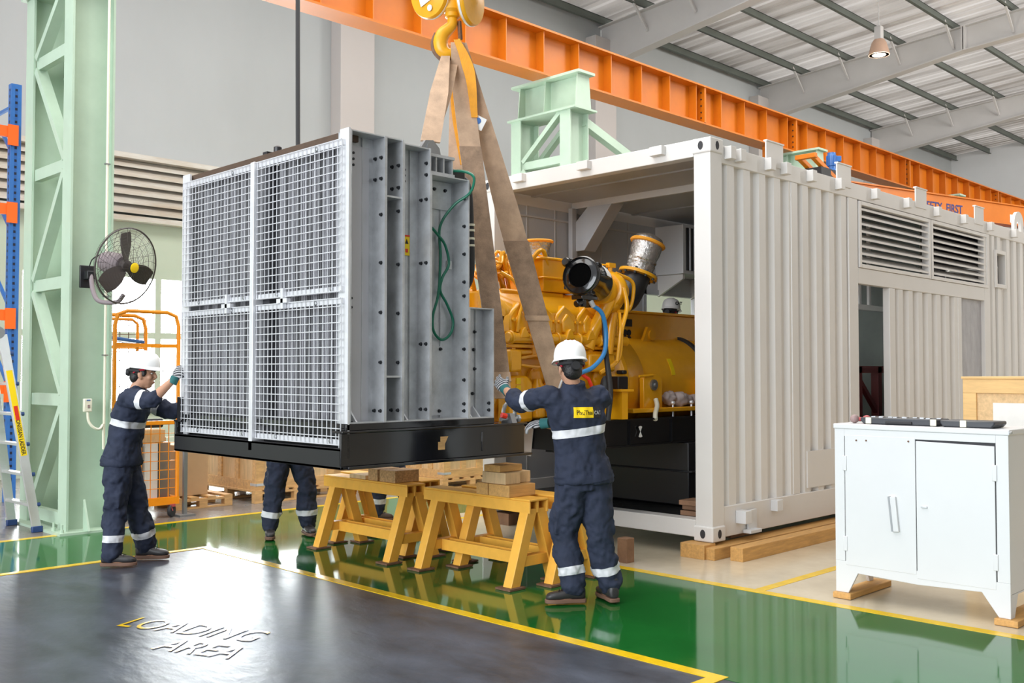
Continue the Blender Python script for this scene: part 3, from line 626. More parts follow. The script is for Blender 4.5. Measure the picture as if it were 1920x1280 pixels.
# corner posts with castings
for (x, y) in ((cx0, cy0), (cx0, cy1 - .17), (cx1 - .18, cy0), (cx1 - .18, cy1 - .17)):
    mb = MB(); mb.box(x, x + .18, y, y + .17, cz0 + .12, cz1 - .12); p = K('corner_post', mb, bevel=.008)
    for z in (cz0, cz1 - .13):
        mb = MB(); mb.box(x - .012, x + .185, y - .012, y + .182, z, z + .13); c = K('corner_casting', mb, par=p, bevel=.012)
        mb = MB(); q = V((x - .014, y + .09, z + .065))
        mb.prism([q + V((0, .026 * math.cos(a * .5236), .038 * math.sin(a * .5236))) for a in range(12)], (.004, 0, 0))
        q = V((x + .09, y - .014, z + .065)); mb.prism([q + V((.026 * math.cos(a * .5236), 0, .038 * math.sin(a * .5236))) for a in range(12)], (0, .004, 0))
        part('casting_hole', mb, 'seam_dark', c, smooth=False)
# sill, header, rails, roof, floor
mb = MB(); mb.box(cx0, cx0 + .15, cy0 + .17, cy1 - .17, cz0 + .03, .30); K('front_sill', mb, bevel=.006)
mb = MB(); mb.box(cx0, cx0 + .12, cy0 + .17, cy1 - .17, 3.41, cz1); K('front_header', mb, bevel=.006)
for y in (5.28, 6.14, 7.0):
    mb = MB(); mb.box(cx0 - .06, cx0, y - .07, y + .07, 3.47, 3.55); mb.box(cx0 - .065, cx0 - .058, y - .07, y + .04, 3.47, 3.55); K('header_block', mb, bevel=.004)
for y in (cy0, cy1 - .10):
    mb = MB(); mb.box(cx0 + .18, cx1 - .18, y + .01, y + .10, .15, .41); K('bottom_rail', mb, bevel=.006)
    mb = MB(); mb.box(cx0 + .18, cx1 - .18, y + .01, y + .10, 3.36, 3.52); K('top_rail', mb, bevel=.006)
mb = MB(); mb.box(cx0 + .12, cx1 - .1, cy0 + .1, cy1 - .1, 3.47, 3.53); K('roof_panel', mb, 'container_grey')
mb = MB(); mb.box(cx0 + .15, cx1 - .1, cy0 + .1, cy1 - .1, .2, .298); K('floor_plate', mb, 'checker_black')
for x in (7.75, 9.5, 10.8):
    mb = MB(); mb.box(x, x + .06, cy0 + .1, cy1 - .1, 3.455, 3.472); K('roof_seam', mb, 'container_grey')
mb = MB(); mb.box(8.42, 8.46, cy0 + .1, cy1 - .1, 3.40, 3.47); K('roof_beam', mb, 'container_white')
# knee brace between ceiling beam and the far side wall
mb = MB(); mb.prism([(8.42, 7.44, 2.92), (8.42, 7.44, 3.22), (8.42, 7.20, 3.43), (8.42, 6.86, 3.43), (8.42, 7.28, 2.92)], (.20, 0, 0)); K('knee_brace', mb, 'container_grey', bevel=.006)
mb = MB(); mb.box(8.36, 8.44, 7.40, 7.46, .3, 3.4); K('inner_post', mb, 'container_grey')
# near side: corrugated runs
def corr(x0, x1, z0, z1, y=cy0 + .02, n='corrugated_panel', s=1):
    pr_ = []; x = x0; p = .262; dp = .042
    while x < x1 - .02:
        for dx, dy in ((0, dp), (.07, dp), (.105, 0), (.215, 0), (.25, dp)):
            if x + dx <= x1: pr_.append((x + dx, dy * s))
        x += p
    pr_.append((x1, pr_[-1][1]))
    ring = lambda z, o: [V((px, y + py + o, z)) for px, py in pr_]
    mb = MB(); mb.loft([ring(z0, 0) + ring(z0, .006 * s)[::-1], ring(z1, 0) + ring(z1, .006 * s)[::-1]])
    if s < 0: mb.f = [f[::-1] for f in mb.f]
    return K(n, mb)
def post(x0, x1, z0=.41, z1=3.36, y0=cy0 + .012, y1=cy0 + .09):
    mb = MB(); mb.box(x0, x1, y0, y1, z0, z1); return K('side_post', mb, bevel=.005)
corr(7.31, 8.50, .41, 3.36); post(8.50, 8.62); corr(8.62, 9.66, .41, 3.36); post(9.66, 9.86)
mb = MB(); mb.box(8.76, 9.62, cy0 + .008, cy0 + .02, .45, .80); K('patch_plate', mb)
# louvres with header over the doorways
def louvre(x0, x1):
    fr = MB(); z0, z1 = 2.65, 3.35
    fr.box(x0, x0 + .05, cy0 + .0, cy0 + .09, z0, z1); fr.box(x1 - .05, x1, cy0, cy0 + .09, z0, z1); fr.box(x0 + .05, x1 - .05, cy0, cy0 + .09, z1 - .04, z1); fr.box(x0 + .05, x1 - .05, cy0, cy0 + .09, z0, z0 + .04)
    f = K('louvre_frame', fr, bevel=.003)
    for k in range(8):
        z = z0 + .06 + k * .078; mb = MB(); mb.prism([(x0 + .05, cy0 + .01, z), (x0 + .05, cy0 + .01, z + .022), (x0 + .05, cy0 + .15, z + .095), (x0 + .05, cy0 + .15, z + .075)], (x1 - x0 - .1, 0, 0)); part('slat', mb, 'container_white', f, smooth=False)
louvre(9.88, 11.70); louvre(11.72, 13.52)
mb = MB(); mb.box(9.862, 13.398, cy0 + .012, cy0 + .09, 2.482, 2.648); K('door_header', mb, bevel=.005)
post(10.60, 10.74, .41, 2.48); corr(10.74, 12.52, .41, 2.48); post(12.52, 12.63, .41, 2.48); post(13.40, 13.60)
corr(13.60, 13.80, .41, 3.36); corr(13.80, 14.15, .41, 2.70); corr(13.80, 14.15, 3.16, 3.36); corr(14.15, 18.82, .41, 3.36)
mb = MB()
for (x0, x1, z0, z1) in ((13.78, 13.83, 2.68, 3.18), (14.12, 14.17, 2.68, 3.18), (13.83, 14.12, 2.68, 2.73), (13.83, 14.12, 3.13, 3.18)): mb.box(x0, x1, cy0 - .005, cy0 + .09, z0, z1)
K('window_frame', mb, bevel=.003)
mb = MB(); mb.box(13.82, 14.13, cy0 + .10, cy0 + .12, 2.7, 3.16); K('window_pane', mb, 'black_satin')
mb = MB(); mb.box(12.63, 13.40, cy0 + .06, cy0 + .065, .41, 2.48); K('plastic_sheet', mb, 'plastic_film', label='clear plastic film taped over the second doorway')
# inside of the near wall, far wall, end wall, partition
for x0, x1, z0, z1 in ((7.31, 9.86, .3, 3.45),):
    mb = MB(); mb.box(x0, x1, cy0 + .10, cy0 + .13, z0, z1); K('inner_lining', mb, 'container_grey')
def far(x0, x1, z0, z1):
    mb = MB(); mb.box(x0, x1, cy1 - .08, cy1 - .01, z0, z1); return K('far_side_wall', mb, 'container_grey')
far(7.3, 9.80, .3, 3.45); far(9.80, 10.86, .3, 1.6); far(9.80, 10.86, 2.52, 3.45); far(10.86, 18.9, .3, 3.45)
corr(7.31, 9.8, .41, 3.36, cy1 - .02, 'corrugated_panel', -1); corr(10.86, 18.8, .41, 3.36, cy1 - .02, 'corrugated_panel', -1)
mb = MB()
for x in (7.7, 8.15, 8.95, 9.45): mb.box(x, x + .01, cy1 - .088, cy1 - .08, .3, 3.42)
mb.box(7.3, 9.8, cy1 - .10, cy1 - .08, 3.24, 3.26); K('wall_seam', mb, 'rafter_paint')
mb = MB(); mb.box(9.74, 9.80, cy1 - .1, cy1 - .07, 1.6, 2.58); mb.box(10.86, 10.92, cy1 - .1, cy1 - .07, 1.6, 2.58); mb.box(9.74, 10.92, cy1 - .1, cy1 - .07, 2.52, 2.58); K('opening_frame', mb, 'container_grey')
mb = MB(); mb.box(11.6, 11.66, cy0 + .1, cy1 - .1, .3, 3.45); K('partition', mb, 'purlin_paint')
mb = MB(); mb.box(cx1 - .06, cx1, cy0 + .1, cy1 - .1, .3, 3.45); K('end_wall', mb)
# maroon frame seen inside the first doorway
fr = MB()
for x in (10.75, 11.25): fr.box(x, x + .09, 5.2, 5.29, .3, 1.62)
fr.box(10.3, 11.5, 5.2, 5.28, 1.55, 1.63); fr.bar((10.8, 5.24, 1.5), (11.5, 5.24, .9), .05, .05); fr.bar((10.6, 5.24, .4), (11.4, 5.24, .9), .05, .05); K('inner_rack', fr, 'maroon')
fr = MB()
for x in (10.5, 10.75, 11.0, 11.25): fr.box(x, x + .05, 5.3, 5.33, 2.32, 3.3)
fr.box(10.2, 11.5, 5.25, 5.3, 2.28, 2.34); K('inner_ladder_rail', fr, 'container_white')
# vent box on the far wall
mb = MB(); mb.box(10.0, 11.5, 7.06, 7.48, 2.76, 3.36); v = K('vent_box', mb, 'white_paint', bevel=.006)
mb = MB(); mb.box(10.06, 11.4, 7.04, 7.062, 2.80, 3.32); part('vent_opening', mb, 'ink_black', v, smooth=False)
for k in range(14):
    mb = MB(); mb.box(10.1 + k * .09, 10.112 + k * .09, 7.02, 7.06, 2.80, 3.32); part('vent_blade', mb, 'container_grey', v, smooth=False)
for x in (10.05, 10.75):
    mb = MB(); mb.prism([(x, 7.48, 2.5), (x, 7.48, 2.76), (x, 7.1, 2.76), (x, 7.1, 2.70)], (.04, 0, 0)); part('vent_bracket', mb, 'container_white', v, smooth=False)
# roof-edge blocks, tall brackets and lifting eye
for x in (7.36, 7.52, 8.02, 8.30, 8.79, 9.37, 10.17, 10.97, 11.8, 12.62, 13.5, 14.4, 15.3):
    mb = MB(); mb.box(x, x + .085, cy0 - .06, cy0 + .01, 3.40, 3.51); K('rail_block', mb, bevel=.004)
for x in (8.04, 9.40, 11.29, 13.08, 15.2):
    mb = MB(); mb.box(x, x + .30, cy0 + .0, cy0 + .015, 3.45, 3.68); mb.box(x - .005, x + .305, cy0 - .01, cy0 + .03, 3.67, 3.685); K('roof_bracket', mb, bevel=.003)
mb = MB(); q = V((14.85, cy0 + .05, 3.62)); ri = [q + V((.19 * math.cos(a * math.pi / 10), 0, .19 * math.sin(a * math.pi / 10))) for a in range(11)]
ro = [q + V((.09 * math.cos(a * math.pi / 10), 0, .09 * math.sin(a * math.pi / 10))) for a in range(11)]
for k in range(10): mb.prism([ri[k], ri[k + 1], ro[k + 1], ro[k]], (0, .04, 0))
mb.box(14.66, 14.76, cy0 + .05, cy0 + .09, 3.48, 3.62); mb.box(14.94, 15.04, cy0 + .05, cy0 + .09, 3.48, 3.62); K('lifting_eye', mb)
# small fittings low on the side
mb = MB(); mb.box(7.50, 7.60, cy0 - .09, cy0 + .01, .25, .36); mb.box(7.66, 7.80, cy0 - .02, cy0 + .0, .17, .35); mb.box(7.60, 7.78, cy0 - .08, cy0, .155, .185); K('twist_bracket', mb, 'white_paint', bevel=.004)
mb = MB(); mb.box(8.08, 8.18, cy0 - .06, cy0 + .01, .30, .40); K('rail_block', mb, 'white_paint', bevel=.004)

# timbers it stands on
def timber(n, label, x0, x1, y0, y1, z0, z1, cat='timber', m='wood_timber', group=None):
    mb = MB(); mb.box(x0, x1, y0, y1, z0, z1); return solo(n, mb, m, label, cat, ((x0 + x1) / 2, (y0 + y1) / 2, z0), group, smooth=False, bevel=.005)
timber('support_block', 'short wooden block right under the front corner casting of the container', 6.99, 7.16, 4.74, 4.98, .0, .122, 'block')
timber('support_timber', 'long timber lying under the container side, its end behind the other timber', 7.02, 12.2, 4.66, 4.83, .0, .10)
timber('support_timber', 'long squared timber lying on the floor outside the container side', 7.13, 12.3, 4.46, 4.58, .0, .115)
timber('support_block', 'dark flat block between the timbers and the container bottom rail', 7.55, 8.05, 4.84, 5.0, .103, .148, 'block', 'wood_dark')
timber('support_block', 'wooden block under the rear left corner of the container front sill', 7.15, 7.4, 7.2, 7.5, 0, .122, 'block', 'wood_dark')
timber('support_block', 'wooden block under the middle of the container front sill', 7.15, 7.45, 6.3, 6.55, 0, .15, 'block', 'wood_pale')
timber('loose_block', 'wooden block standing on the floor just right of the nearest worker', 6.42, 6.52, 5.10, 5.20, 0.0, .20, 'block', 'wood_dark')
for i, (z, a) in enumerate(((.298, 0), (.345, .03), (.39, -.02))):
    timber('chock', ('lowest', 'middle', 'topmost')[i] + ' of three rough wood chocks stacked inside the container by the corner post', 7.30 + a, 7.52 + a, 5.02, 5.20, z, z + .042, 'chock', 'wood_dark')

# ------------------------------------------------------------------ the yellow generator set
t = gs = thing('generator_set', 'large yellow diesel generator set with black air cleaner and black skid inside the container', 'generator', (7.8, 6.15, .30))
def Gp(n, mb, m='engine_yellow', par=None, **k): return part(n, mb, m, par or gs, **k)
# skid
for y in (5.47, 6.95):
    mb = MB(); mb.box(5.98, 9.4, y, y + .02, .92, 1.13); mb.box(5.98, 9.4, y - .02, y + .12, 1.13, 1.147); mb.box(5.98, 9.4, y - .02, y + .12, .905, .92)
    for k in range(5): mb.box(6.3 + k * .62, 6.312 + k * .62, y - .018 if y < 6 else y + .02, y + .0 if y < 6 else y + .1, .92, 1.13)
    Gp('skid_rail', mb, 'black_gloss', smooth=False, label='black skid rail')
mb = MB(); mb.box(5.98, 6.0, 5.49, 6.95, .92, 1.13); mb.box(9.2, 9.22, 5.49, 6.95, .92, 1.13); mb.box(7.6, 7.62, 5.49, 6.95, .92, 1.13); mb.box(6.0, 9.4, 5.55, 6.9, .93, .94); Gp('skid_cross_member', mb, 'black_satin', smooth=False)
mb = MB(); mb.box(7.75, 9.4, 5.42, 6.9, .31, .90); mb.box(7.74, 9.41, 5.38, 6.94, .62, .64); Gp('fuel_tank', mb, 'black_satin', bevel=.02, label='black base tank under the skid')
mb = MB()
for a0 in (0, math.pi):
    q = V((7.06, 5.448, 1.03)); mb.prism([q] + [q + V((.05 * math.cos(a0 + math.pi / 2 + k * .26 - .5), 0, .05 * math.sin(a0 + math.pi / 2 + k * .26 - .5))) for k in range(5)], (0, .004, 0))
Gp('balance_mark', mb, 'paper', smooth=False)
mb = MB(); mb.prism([(8.2, 5.6, 1.16), (8.34, 5.6, 1.16), (8.2, 5.6, 1.23)], (0, .006, 0)); Gp('warning_triangle', mb, 'label_yellow', smooth=False)
mb = MB(); mb.obox((5.965, 5.83, .99), ((0, 1, .12), (0, -.12, 1), (1, 0, 0)), (.10, .12, .004)); Gp('paper_tag', mb, 'paper', smooth=False, label='white paper tag on the skid end')
# block: sump, crankcase, vee
X0, X1 = 5.62, 7.02; YC = 6.15
mb = MB(); mb.prism([(X0, 5.86, 1.15), (X0, 5.76, 1.40), (X0, 5.78, 1.80), (X0, 5.84, 1.92), (X0, 6.58, 1.92), (X0, 6.68, 1.8), (X0, 6.70, 1.4), (X0, 6.58, 1.15)], (X1 - X0, 0, 0)); Gp('crankcase', mb, bevel=.02)
for k in range(5):
    x = X0 + .14 + k * .275; mb = MB(); mb.lathe([(.105, 0), (.105, .025), (.09, .035), (.02, .035)], (x, 5.762, 1.50), (0, -1, 0), 20)
    c = Gp('inspection_cover', mb)
    mb = MB()
    for a in range(6): mb.lathe([(.011, 0), (.011, .014)], (x + .085 * math.cos(a * 1.047), 5.735, 1.50 + .085 * math.sin(a * 1.047)), (0, -1, 0), 6)
    part('cover_bolt', mb, 'engine_yellow', c, smooth=False)
# long leaning valve cover over the near bank, gabled head castings below it
mb = MB(); mb.prism([(X0 + .02, 5.72, 1.95), (X0 + .02, 5.69, 2.04), (X0 + .02, 5.70, 2.08), (X0 + .02, 5.90, 2.25), (X0 + .02, 6.06, 2.25), (X0 + .02, 6.06, 1.95)], (X1 - X0 - .04, 0, 0)); vc = Gp('valve_cover', mb, bevel=.025)
mb = MB(); mb.prism([(X0 + .02, 6.62, 1.95), (X0 + .02, 6.70, 2.05), (X0 + .02, 6.42, 2.27), (X0 + .02, 6.28, 2.27), (X0 + .02, 6.28, 1.95)], (X1 - X0 - .04, 0, 0)); Gp('valve_cover', mb, bevel=.025)
for k in range(5):
    x = X0 + .02 + k * .275; q = V((x, 5.66, 0))
    mb = MB(); mb.prism([q + V(p_) for p_ in ((.0, 0, 1.87), (.0, 0, 2.01), (.03, .01, 2.05), (.137, .03, 2.135), (.245, .01, 2.05), (.272, 0, 2.01), (.272, 0, 1.87))], (0, .14, 0)); hd = Gp('cylinder_head', mb, bevel=.018)
    mb = MB(); mb.prism([q + V(p_) for p_ in ((.06, -.03, 1.89), (.06, -.02, 1.99), (.137, -.005, 2.06), (.215, -.02, 1.99), (.215, -.03, 1.89))], (0, .05, 0)); part('head_cover', mb, 'engine_yellow', hd, bevel=.016)
    for dx in (.03, .24):
        b = MB(); b.lathe([(.016, 0), (.016, .025)], (x + dx, 5.665, 1.98), (0, -1, 0), 6); part('head_bolt', b, 'engine_yellow', hd, smooth=False)
# manifolds along the side
mb = MB(); mb.tube([(X0 - .02, 5.655, 1.835), (X1 + .10, 5.655, 1.835)], .045, 14)
for k in range(5):
    x = X0 + .14 + k * .275; mb.prism([(x - .06, 5.60, 1.83), (x - .03, 5.60, 1.90), (x + .0, 5.60, 1.925), (x + .06, 5.60, 1.84)], (0, .09, 0)); mb.lathe([(.058, 0), (.058, .025)], (X0 + .0 + k * .275, 5.655, 1.835), (1, 0, 0), 14)
Gp('water_manifold', mb, bevel=.008)
mb = MB(); mb.box(X0 - .01, X1, 5.66, 5.80, 1.755, 1.785); Gp('manifold_shelf', mb, bevel=.006)
mb = MB(); mb.tube([(X0, 5.70, 1.72), (X1, 5.70, 1.72)], .026, 10)
for k in range(6): mb.box(X0 + .05 + k * .24, X0 + .09 + k * .24, 5.67, 5.76, 1.69, 1.76)
Gp('oil_gallery', mb)
for pts_ in ([(X0 + .05, 5.68, 1.66), (6.1, 5.67, 1.70), (6.6, 5.68, 1.65)], [(X0 + .1, 5.67, 1.62), (6.0, 5.66, 1.60), (6.4, 5.67, 1.64), (6.9, 5.68, 1.60)]):
    mb = MB(); mb.tube(pts_, .013, 8, smooth=5); Gp('fuel_line', mb)
for bx in ((X0 - .02, X0 + .12, 5.62, 5.80, 1.56, 1.74), (X0 + .02, X0 + .30, 5.70, 5.80, 1.15, 1.36), (6.3, 6.52, 5.60, 5.78, 1.22, 1.42), (6.60, 6.95, 5.64, 5.76, 1.56, 1.72)):
    mb = MB(); mb.box(*bx); Gp('filter_housing', mb, bevel=.02)
for k in range(3):
    mb = MB(); mb.lathe([(.05, -.14), (.062, -.13), (.062, .12), (.04, .15), (.03, .18)], (5.98 + k * .14, 5.68, 1.32), n=16); Gp('oil_filter', mb)
mb = MB(); mb.prism([(5.60, 5.655, 1.15), (5.60, 5.655, 1.47), (5.66, 5.655, 1.53), (5.85, 5.655, 1.53), (5.91, 5.655, 1.47), (5.91, 5.655, 1.15)], (0, .12, 0)); sc = Gp('pump_housing', mb, bevel=.03)
mb = MB(); mb.box(5.70, 5.75, 5.648, 5.656, 1.46, 1.51); mb.box(5.70, 5.75, 5.648, 5.656, 1.40, 1.45); part('warning_label', mb, 'label_yellow', sc, smooth=False)
# front end: water elbow and timing housing
mb = MB(); mb.lathe([(.36, 0), (.40, .03), (.40, .12), (.30, .16)], (5.60, YC, 1.55), (1, 0, 0), 28); Gp('front_housing', mb)
mb = MB(); mb.tube([(5.66, 5.92, 1.98), (5.66, 5.92, 2.22), (5.68, 5.95, 2.34), (5.78, 6.05, 2.39), (5.95, 6.1, 2.39)], [.06, .055, .055, .055, .055], 14, smooth=5); mb.lathe([(.085, 0), (.085, .13), (.07, .16)], (5.66, 5.92, 1.86), n=16); Gp('water_elbow', mb)
mb = MB(); mb.box(5.62, 5.85, 5.80, 6.5, 1.85, 2.0); mb.box(5.74, 6.5, 5.85, 6.45, 1.9, 2.25); Gp('valley_cover', mb, bevel=.02)
# tangle of wiring hoses at top front
random.seed(3)
for k in range(22):
    a = V((5.70 + random.random() * .38, 5.90 + random.random() * .35, 2.32 + random.random() * .08)); pts_ = [a]
    for j in range(3): pts_.append(pts_[-1] + V((random.uniform(-.05, .14), random.uniform(-.12, .12), random.uniform(-.02, .13))))
    pts_.append(pts_[-1] + V((.12, .05, -.22))); mb = MB(); mb.tube(pts_, random.choice((.011, .015, .02)), 8, smooth=4); Gp('wiring_hose', mb)
for k, (xa, xb) in enumerate(((5.72, 6.0), (5.85, 6.08))):
    mb = MB(); mb.tube([(xa, 5.85, 2.38), (xa + .07, 5.76, 2.30), (xa + .08, 5.68, 2.14), (xa, 5.64, 2.0), (xa - .02, 5.64, 1.88)], .015, 8, smooth=5); Gp('fuel_line', mb)
# aftercooler, intake pipe, first exhaust outlet
mb = MB(); mb.box(6.22, 6.60, 5.84, 6.36, 2.25, 2.545); mb.box(6.20, 6.62, 5.82, 6.38, 2.36, 2.38); mb.box(6.20, 6.62, 5.82, 6.38, 2.525, 2.55); Gp('aftercooler', mb, bevel=.015)
mb = MB(); mb.tube([(6.6, 5.95, 2.45), (7.0, 5.9, 2.45)], .085, 16); mb.lathe([(.10, 0), (.10, .03)], (6.68, 5.94, 2.45), (1, 0, 0), 16); Gp('intake_pipe', mb)
mb = MB(); mb.lathe([(.115, 0), (.10, .05), (.105, .11), (.125, .16)], (6.43, 6.1, 2.55), n=24); e = Gp('exhaust_outlet', mb, 'foil', label='silver wrapped exhaust outlet')
mb = MB(); mb.lathe([(.118, .155), (.135, .16), (.14, .172), (.13, .184), (.11, .18)], (6.43, 6.1, 2.55), n=28); part('outlet_ring', mb, 'sling_orange', e)
# air cleaner
ac = V((6.22, 5.42, 2.36)); ad = V((.93, .25, -.16)).normalized()
mb = MB(); mb.lathe([(.095, .10), (.095, .01), (.105, -.01), (.125, .0), (.15, .005), (.155, -.01), (.165, .0), (.17, .02), (.165, .05), (.158, .06), (.158, .30), (.15, .33), (.11, .36), (.105, .46)], ac, ad, 36); a = Gp('air_cleaner', mb, 'black_gloss', label='glossy black round air cleaner')
mb = MB(); mb.lathe([(.0945, .0), (.08, .06), (.078, .005), (.07, .085), (.001, .088)], ac, ad, 24); part('intake_throat', mb, 'throat_black', a)
pa, pb = perp(ad)
mb = MB(); q = ac + ad * .03 - pa * .10 + pb * .12; mb.lathe([(.03, -.02), (.042, 0), (.042, .03), (.02, .035)], ac + V((-.02, .14, .12)), ad, 16); part('rain_cap', mb, 'black_gloss', a)
for k in range(4):
    an = .6 + k * 1.57; q = ac + (pa * math.cos(an) + pb * math.sin(an)) * .168 + ad * .05; mb = MB(); mb.obox(q, (ad, pa, pb), (.035, .014, .014)); part('clip', mb, 'black_gloss', a, bevel=.004)
sd = V((-.25, -.93, .25)); sd = (sd - ad * sd.dot(ad)).normalized(); se = ad.cross(sd)
def wrap_label(d0, d1, a0, a1, m, n, rad_=.1595):
    mb = MB(); rg = []
    for k in range(7):
        an = a0 + (a1 - a0) * k / 6; rr = sd * math.cos(an) + se * math.sin(an)
        rg.append([ac + ad * d0 + rr * rad_, ac + ad * d1 + rr * rad_, ac + ad * d1 + rr * (rad_ + .002), ac + ad * d0 + rr * (rad_ + .002)])
    mb.loft(rg); part(n, mb, m, a)
wrap_label(.19, .28, -.85, -.05, 'paper', 'white_label'); wrap_label(.19, .28, -1.1, -.9, 'label_yellow', 'yellow_label')
mb = MB(); mb.box(6.22, 6.42, 5.40, 5.52, 2.16, 2.20); mb.box(6.26, 6.30, 5.42, 5.50, 2.10, 2.22); mb.box(6.36, 6.40, 5.42, 5.5, 2.1, 2.22); mb.tube([(6.20, 5.45, 2.12), (6.30, 5.45, 2.15)], .03, 10); part('cleaner_bracket', mb, 'black_gloss', a, bevel=.006)
# turbocharger
tc = V((6.70, 5.56, 2.27)); td = V((.95, .20, .0)).normalized()
mb = MB(); mb.lathe([(.10, -.12), (.13, -.10), (.135, -.02), (.115, .01)], tc, td, 24); mb.lathe([(.10, .0), (.155, .02), (.175, .07), (.165, .13), (.12, .18), (.11, .26)], tc, td, 28)
mb.ell(tc + td * .09 + V((0, 0, -.07)), (.13, .13, .13), 18, 12); Gp('turbocharger', mb)
mb = MB(); mb.tube([tc + V((.02, -.03, -.08)), tc + V((-.02, 0, -.2)), tc + V((-.05, .08, -.34)), tc + V((-.1, .12, -.5))], [.07, .06, .055, .07], 14, smooth=5); mb.tube([tc + V((.14, .0, -.10)), tc + V((.12, .02, -.28)), tc + V((.10, .05, -.55))], [.05, .045, .05], 12, smooth=5); Gp('exhaust_riser', mb)
mb = MB(); mb.tube([tc + V((.08, -.15, .02)), tc + V((.10, -.17, -.15)), tc + V((.05, -.15, -.35)), tc + V((.04, -.12, -.6)), tc + V((-.12, -.05, -.72))], .02, 10, smooth=6)
mb.tube([tc + V((.16, .0, .16)), tc + V((.36, -.02, .10)), tc + V((.38, -.02, -.02)), tc + V((.30, -.03, -.16)), tc + V((.12, -.06, -.18))], .017, 10, smooth=6); mb.tube([tc + V((.06, -.12, -.2)), tc + V((.02, -.16, -.36)), tc + V((.0, -.14, -.62))], .014, 8, smooth=5); Gp('oil_line', mb)
mb = MB(); mb.lathe([(.02, 0), (.02, .07)], tc + V((.08, 0, .15)), n=10); mb.obox(tc + V((.09, 0, .225)), ((1, 0, 0), (0, 1, 0), (0, 0, 1)), (.045, .02, .02)); mb.tube([tc + V((.05, 0, .225)), tc + V((-.05, .03, .22)), tc + V((-.12, .1, .16))], .008, 6, smooth=4); Gp('oil_fitting', mb)
# exhaust elbow, flange, wrapped bellows
eb = V((7.28, 5.78, 2.20)); ed = V((.30, -.14, .94)).normalized(); ef = V((7.42, 5.75, 2.47))
mb = MB(); mb.tube([tc + td * .26, eb + V((-.14, -.02, -.0)), eb + V((.02, 0, .06)), ef], [.105, .115, .125, .125], 20, smooth=5); Gp('exhaust_elbow', mb, 'black_satin', label='black exhaust elbow')
mb = MB(); mb.lathe([(.13, -.012), (.185, -.012), (.185, .016), (.13, .016)], ef, ed, 32); fl = Gp('exhaust_flange', mb, 'crane_yellow')
fa, fb = perp(ed)
for k in range(10):
    an = k * .628; mb = MB(); mb.lathe([(.013, -.03), (.013, .035)], ef + (fa * math.cos(an) + fb * math.sin(an)) * .165, ed, 6); part('flange_bolt', mb, 'bolt_black', fl, smooth=False)
mb = MB(); mb.lathe([(.13, .016), (.13, .09), (.135, .10), (.128, .12), (.138, .14), (.13, .17), (.142, .22), (.145, .27), (.15, .33), (.13, .37), (.09, .39)], ef, ed, 28); bl = Gp('exhaust_bellows', mb, 'foil', label='exhaust bellows wrapped in clear film')
mb = MB(); mb.lathe([(.15, .30), (.165, .305), (.172, .318), (.165, .33), (.15, .335)], ef, ed, 30); part('bellows_ring', mb, 'sling_orange', bl)
# hoses beside it
mb = MB(); mb.tube([(6.37, 5.42, 2.12), (6.45, 5.38, 2.05), (6.50, 5.38, 1.9), (6.48, 5.38, 1.72), (6.36, 5.40, 1.60), (6.22, 5.42, 1.55)], .019, 12, smooth=6); ho = Gp('air_hose', mb, 'blue_hose', label='blue air hose')
mb = MB(); mb.lathe([(.022, -.03), (.022, .03)], (6.37, 5.42, 2.13), (.4, -.2, -.8), 10); part('hose_fitting', mb, 'galvanised', ho)
mb = MB(); mb.tube([(6.52, 5.42, 2.02), (6.53, 5.40, 1.7), (6.53, 5.36, 1.4), (6.50, 5.36, 1.15)], [.02, .022, .026, .022], 10, smooth=5); mb.ell((6.54, 5.42, 1.40), (.05, .05, .13), 12, 8); Gp('cable_conduit', mb, 'black_rubber', label='black conduit')
mb = MB(); mb.tube([(6.24, 5.44, 1.55), (6.3, 5.40, 1.5), (6.35, 5.40, 1.42)], .016, 8); Gp('red_lead', mb, 'label_red')
mb = MB(); mb.tube([(5.98, 5.46, 1.38), (6.0, 5.42, 1.5), (6.1, 5.40, 1.56)], .009, 8, smooth=4); Gp('sensor_pipe', mb, 'galvanised_bright')
# flywheel housing and alternator
gx, gz = 7.10, 1.44
mb = MB(); mb.lathe([(.40, -.20), (.46, -.14), (.50, -.05), (.53, -.03), (.53, .02), (.515, .03), (.505, .06), (.505, .28), (.49, .30)], (gx, YC, gz), (1, 0, 0), 56); fh = Gp('flywheel_housing', mb)
mb = MB(); mb.box(6.84, 6.98, 5.52, 5.62, 1.34, 1.52)
for k in range(5): mb.box(6.98, 7.04, 5.58, 5.66, 1.30 + k * .06, 1.335 + k * .06)
part('starter_motor', mb, 'black_satin', fh, bevel=.01)
mb = MB(); mb.box(6.74, 6.82, 5.40, 5.62, 1.15, 1.40); mb.box(6.70, 6.88, 5.38, 5.66, 1.39, 1.41); part('mounting_foot', mb, 'engine_yellow', fh, smooth=False)
mb = MB(); mb.lathe([(.47, 0), (.47, 1.28), (.45, 1.30)], (gx + .28, YC, gz), (1, 0, 0), 56); al = Gp('alternator', mb)
mb = MB(); mb.lathe([(.47, 0), (.495, .0), (.495, .06), (.47, .06)], (8.42, YC, gz), (1, 0, 0), 56); part('alternator_band', mb, 'black_rubber', al, label='black band around the alternator')
mb = MB(); mb.lathe([(.46, 0), (.46, .55), (.35, .62)], (8.66, YC, gz), (1, 0, 0), 40); part('exciter_housing', mb, 'engine_yellow', al)
mb = MB(); mb.box(7.45, 9.3, 6.02, 6.85, 1.72, 2.13); mb.box(7.42, 9.33, 5.99, 6.88, 2.13, 2.155); tb = Gp('terminal_box', mb, bevel=.006)
mb = MB(); mb.box(7.52, 7.66, 6.008, 6.018, 2.00, 2.07); part('name_plate', mb, 'ink_black', tb, smooth=False)
mb = MB()
